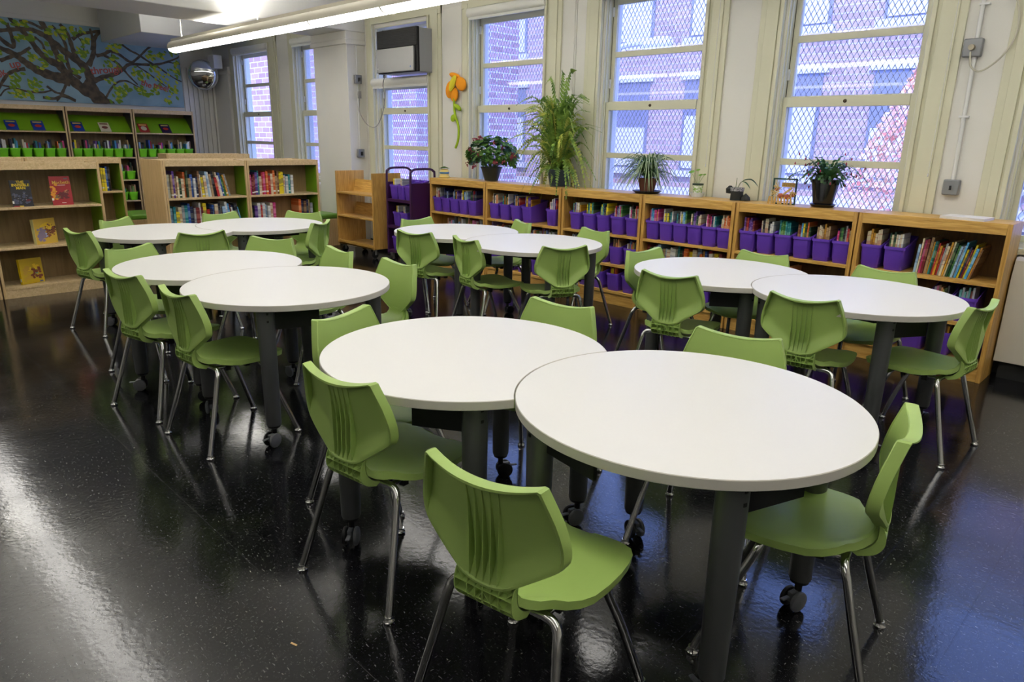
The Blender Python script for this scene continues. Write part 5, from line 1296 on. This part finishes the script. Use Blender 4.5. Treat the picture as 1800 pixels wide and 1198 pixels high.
# sprout in a patterned cup
root = thing('cup_plant', (-3.22, 5.52, OZ), 0, 'small sprout in a green and white patterned cup on a clear dish', 'plant')
m = MB(); m.lathe([(.034, .012), (.045, .10), (.043, .10), (.033, .02), (.001, .019)], (0, 0, 0), 24); m.build('cup', leaf_mat('cup_pattern', (230, 234, 226), (120, 170, 30), .4, 60, False), root)
m = MB(); m.lathe([(.0455, .10), (.0475, .102), (.0475, .115), (.044, .115)], (0, 0, 0), 24); m.build('cup_rim', mat('dark_green_rim', (30, 50, 36), .5), root)
m = MB(); m.lathe([(.05, 0), (.062, .04), (.059, .04), (.048, .004), (.001, .004)], (0, 0, 0), 24); m.build('dish', mat('clear_dish', (206, 214, 220), .1), root)
m = MB(); st = MB()
for c, r_ in (((-.06, -.02, .205), .028), ((-.005, -.01, .225), .018), ((.03, -.02, .185), .018), ((.055, 0, .19), .014)):
    rleaf(m, Vector(c), r_, Vector((0, -.5, 1))); st.tube(smooth_path([(0, 0, .10), (c[0] * .5, c[1] * .5, .15), c], 3), .0018, 5)
m.build('leaves', leaf_mat('sprout_green', (100, 150, 40), (130, 176, 60)), root, smooth=0); st.build('stems', mat('sprout_stem', (130, 160, 90), .6), root)
# fabric pot
root = thing('wrapped_pot_plant', (-2.84, 5.50, OZ), 0, 'black wrapped pot with one drooping leaf between cup and autumn frame', 'plant')
MBK = mat('black_fabric', (30, 32, 30), .8)
m = MB(); m.lathe([(.052, 0), (.05, .05), (.056, .10), (.052, .10), (.05, .09), (.001, .088)], (0, 0, 0), 20); m.build('pot', MBK, root)
m = MB(); m.lathe([(.0545, .075), (.0575, .10), (.0575, .104), (.054, .104)], (0, 0, 0), 20); m.build('band', leaf_mat('lace_band', (170, 170, 170), (70, 70, 74), .7, 90, False), root)
m = MB(); m.lathe([(.001, -.02), (.03, -.015), (.034, .02), (.01, .045), (.001, .04)], (-.065, .0, .07), 12); m.build('bow', MBK, root); m = MB(); m.lathe([(.001, 0), (.04, .004), (.034, .03), (.001, .06)], (.075, .01, .0), 12); m.build('bow', MBK, root)
m = MB(); st = MB(); st.tube(smooth_path([(0, 0, .09), (.02, 0, .14), (.055, 0, .165)], 4), .0025, 6); st.tube([(-.015, 0, .09), (-.012, 0, .18)], .0022, 6)
blade(m, (.05, 0, .165), 0.1, .13, .03, .085, .017); blade(m, (.04, 0, .155), -.2, .085, .0, .06, .012)
m.build('leaves', leaf_mat('orchid_leaf', (30, 70, 56), (60, 104, 80)), root, smooth=0); st.build('stems', mat('stem_green', (70, 100, 44), .7), root)
# autumn frame
root = thing('harvest_decoration', (-2.42, 5.45, OZ), R(8), 'green framed autumn harvest decoration with a small picket fence', 'decoration')
MG = mat('frame_green', (44, 78, 62), .5); MS = mat('straw_wood', (186, 148, 76), .7); MO = mat('rust_orange', (172, 92, 60), .7)
m = MB(); W2, HH = .092, .20
m.box(-W2, W2, .0, .012, HH - .012, HH); m.box(-W2, W2, 0, .012, 0, .012); m.box(-W2, -W2 + .012, 0, .012, 0, HH); m.box(W2 - .012, W2, 0, .012, 0, HH); m.build('frame', MG, root, bevel=.002)
m = MB()
for k in range(8):
    x = -W2 - .012 + k * .024; a = (-1) ** k * .12; c = Vector((x, -.02, .03)); u = Vector((math.sin(a), 0, math.cos(a))); m.obox(c, u * .03, Vector((0, .002, 0)), u.cross(Vector((0, 1, 0))) * .007)
m.box(-W2 - .015, W2 - .01, -.018, -.014, .018, .026); m.build('picket_fence', MS, root, smooth=0)
for cx, cz, r_ in ((-.02, .065, .028), (.03, .06, .028), (.065, .075, .022), (-.055, .115, .02)):
    m = MB(); m.lathe([(.0, -r_ * .8), (r_ * .7, -r_ * .6), (r_, 0), (r_ * .7, r_ * .6), (.0, r_ * .75)], (cx, .0, cz), 14); m.build('pumpkin', MO, root, smooth=80)
m = MB(); ra = random.Random(2)
for cx, cz in ((-.06, .09), (-.045, .135), (.07, .10)):
    for k in range(14):
        a = ra.uniform(0, 2 * PI); c = Vector((cx, -.018, cz)); u = Vector((math.cos(a), ra.uniform(-.3, .3), math.sin(a))).normalized(); m.obox(c + u * .018, u * .018, Vector((0, .0008, 0)), u.cross(Vector((0, 1, 0))).normalized() * .0022)
m.tube([(.0, -.02, .075), (.06, -.02, .13)], .008, 8); m.build('raffia', mat('raffia', (206, 176, 110), .8), root, smooth=0)
m = MB(); m.box(-.02, .08, -.006, -.002, .135, .168); m.tube([(0, -.004, .168), (.035, -.004, .205), (.06, -.004, .168)], .0014, 5); sg = m.build('hanging_sign', MS, root)
text_mesh('sign_words', 'WELCOME TO\nOUR PATCH', .0145, mat('sign_ink', (60, 40, 20), .7), sg, frame((.03, -.0066, .151), (1, 0, 0), (0, 0, 1)), depth=.0003)
# papers
root = thing('paper_stack', (-1.16, 5.38, OZ), R(-4), 'stack of white papers on top of the right end oak bookcase', 'papers')
for k in range(3):
    m = MB(); m.box(-.13, .13, -.045, .16, .0003 + .006 * k, .006 * (k + 1)); p_ = m.build('sheets', mat('paper', (232, 230, 228), .6), root, smooth=0); p_.rotation_euler = (0, 0, (0, .03, -.02)[k])
# scraps on the floor
for x, y, r_, s_, lab in ((-1.72, .82, .3, .012, 'tiny straw coloured paper scrap on the floor left of the nearest chair'),):
    m = MB(); m.box(-s_, s_, -.003, .003, 0, .0015); o = m.build('paper_scrap', mat('scrap', (190, 160, 110), .8), None, smooth=0); o.location = (x, y, .0003); o.rotation_euler = (0, 0, r_); tag(o, lab, 'scrap')

# ------------------------------------------------------------------ outside
M_BR1 = brick_mat('near_brick', (190, 150, 154), (164, 122, 128), (214, 210, 208), 1.0, .42, .14)
M_BR2 = brick_mat('far_brick', (186, 158, 160), (168, 142, 146), (192, 184, 184), 1.0, .5, .16)
M_STONE = mat('pale_stone', (204, 200, 196), .8)
M_OUTGL = mat('dark_window_glass', (128, 128, 146), .3)
root = thing('brick_wing', (-12.2, 9.4, -3.2), 0, 'pale brick wing wall close outside the left windows', 'building')
m = MB(); m.box(-24, 0, 0, 3, 0, 7.4); m.build('wall', M_BR1, root, smooth=0)
root = thing('brick_building', (-6, 17, -3.2), 0, 'pinkish brick building across the street behind the right windows', 'building')
m = MB(); m.box(-24, 22, 0, 5, 0, 11.0); m.build('wall', M_BR2, root, smooth=0)
for iz, z in enumerate((.7, 4.0, 7.3)):
    for k in range(18):
        x = -21 + k * 2.35
        m = MB(); m.box(x, x + 1.25, -.02, .02, z, z + 2.3); wf = m.build('window', M_OUTGL, root, smooth=0)
        m = MB(); m.box(x + .08, x + 1.17, -.05, -.02, z + .06, z + 1.1 + (k % 3) * .3); m.build('blind', M_STONE, wf, smooth=0)
        m = MB(); m.box(x - .12, x + 1.37, -.16, .0, z - .16, z); m.box(x - .12, x + 1.37, -.08, 0, z + 2.3, z + 2.5); m.build('lintel', M_STONE, wf, smooth=0)
m = MB(); m.box(-24, 22, -.12, 0, 3.35, 3.55); m.box(-24, 22, -.3, 0, 10.8, 11.05); m.build('cornice', M_STONE, root, smooth=0)
# fire escape
m = MB()
for z in (3.1, 6.4): m.box(2.0, 6.2, -1.1, 0, z, z + .05); m.box(2.0, 6.2, -1.12, -1.08, z + .9, z + .95)
for x in (2.05, 3.1, 4.15, 5.2, 6.15):
    for z in (3.1, 6.4): m.box(x - .02, x + .02, -1.12, -1.08, z, z + .95)
for s_ in (-.25, .25): m.tube([(2.4, -.7 + s_, .0 + 3.1), (5.6, -.7 + s_, 6.4)], .03, 5)
m.build('fire_escape', mat('iron_paint', (60, 64, 84), .6), root, smooth=0)
m = MB(); m.box(-30, 30, 6.1, 40, -3.3, -3.2); o = m.build('street_ground', mat('pale_pavement', (190, 190, 192), .9), None, smooth=0); tag(o, 'pale pavement outside below the windows', 'street', kind='structure')
# street lamp
root = thing('street_lamp', (-10.3, 12.9, -3.2), 0, 'curved arm street lamp outside the window behind the fern', 'street lamp')
m = MB(); m.tube(smooth_path([(0, 0, 0), (0, 0, 5.5), (.1, 0, 6.3), (.6, 0, 6.62), (1.3, 0, 6.68)], 6), .06, 8); m.build('pole', M_STONE, root)
m = MB(); m.lathe([(.0, -.35), (.10, -.3), (.16, 0), (.13, .3), (.0, .38)], (1.55, 0, 6.62), 14, ax='x'); m.build('lamp_head', M_STONE, root)
# autumn tree
root = thing('autumn_tree', (-3.25, 11.5, -3.2), 0, 'orange leaved tree outside the window behind the black potted cactus', 'tree')
m = MB(); m.tube(smooth_path([(0, 0, 0), (.1, 0, 2.2), (0, 0, 4.2), (.1, .1, 5.2)], 5), [.16] * 4 + [.10] * 6 + [.05] * 6, 10); m.build('trunk', mat('tree_bark', (90, 72, 66), .9), root)
ta, tb2 = MB(), MB(); rt2 = random.Random(17)
for k in range(6500):
    v = rt2.random(); z = 2.2 + 3.7 * v; rad = (.95 * math.sin(min(1, (1.02 - v) * 1.25) * PI / 2) + .06) * rt2.uniform(.2, 1) ** .5; az = rt2.uniform(0, 2 * PI)
    c = Vector((rad * math.cos(az), rad * math.sin(az), z)); s_ = rt2.uniform(.025, .055)
    a_ = Vector((rt2.uniform(-1, 1), rt2.uniform(-1, 1), rt2.uniform(-1, 1))).normalized(); b2 = a_.orthogonal().normalized()
    (ta if rt2.random() < .6 else tb2).add([c - a_ * s_, c + b2 * s_ * .7, c + a_ * s_, c - b2 * s_ * .7], [(0, 1, 2, 3)])
ta.build('foliage', leaf_mat('autumn_orange', (246, 196, 160), (254, 240, 214), .7, 3), root, smooth=0); tb2.build('foliage', leaf_mat('autumn_red', (228, 150, 136), (248, 212, 196), .7, 3), root, smooth=0)
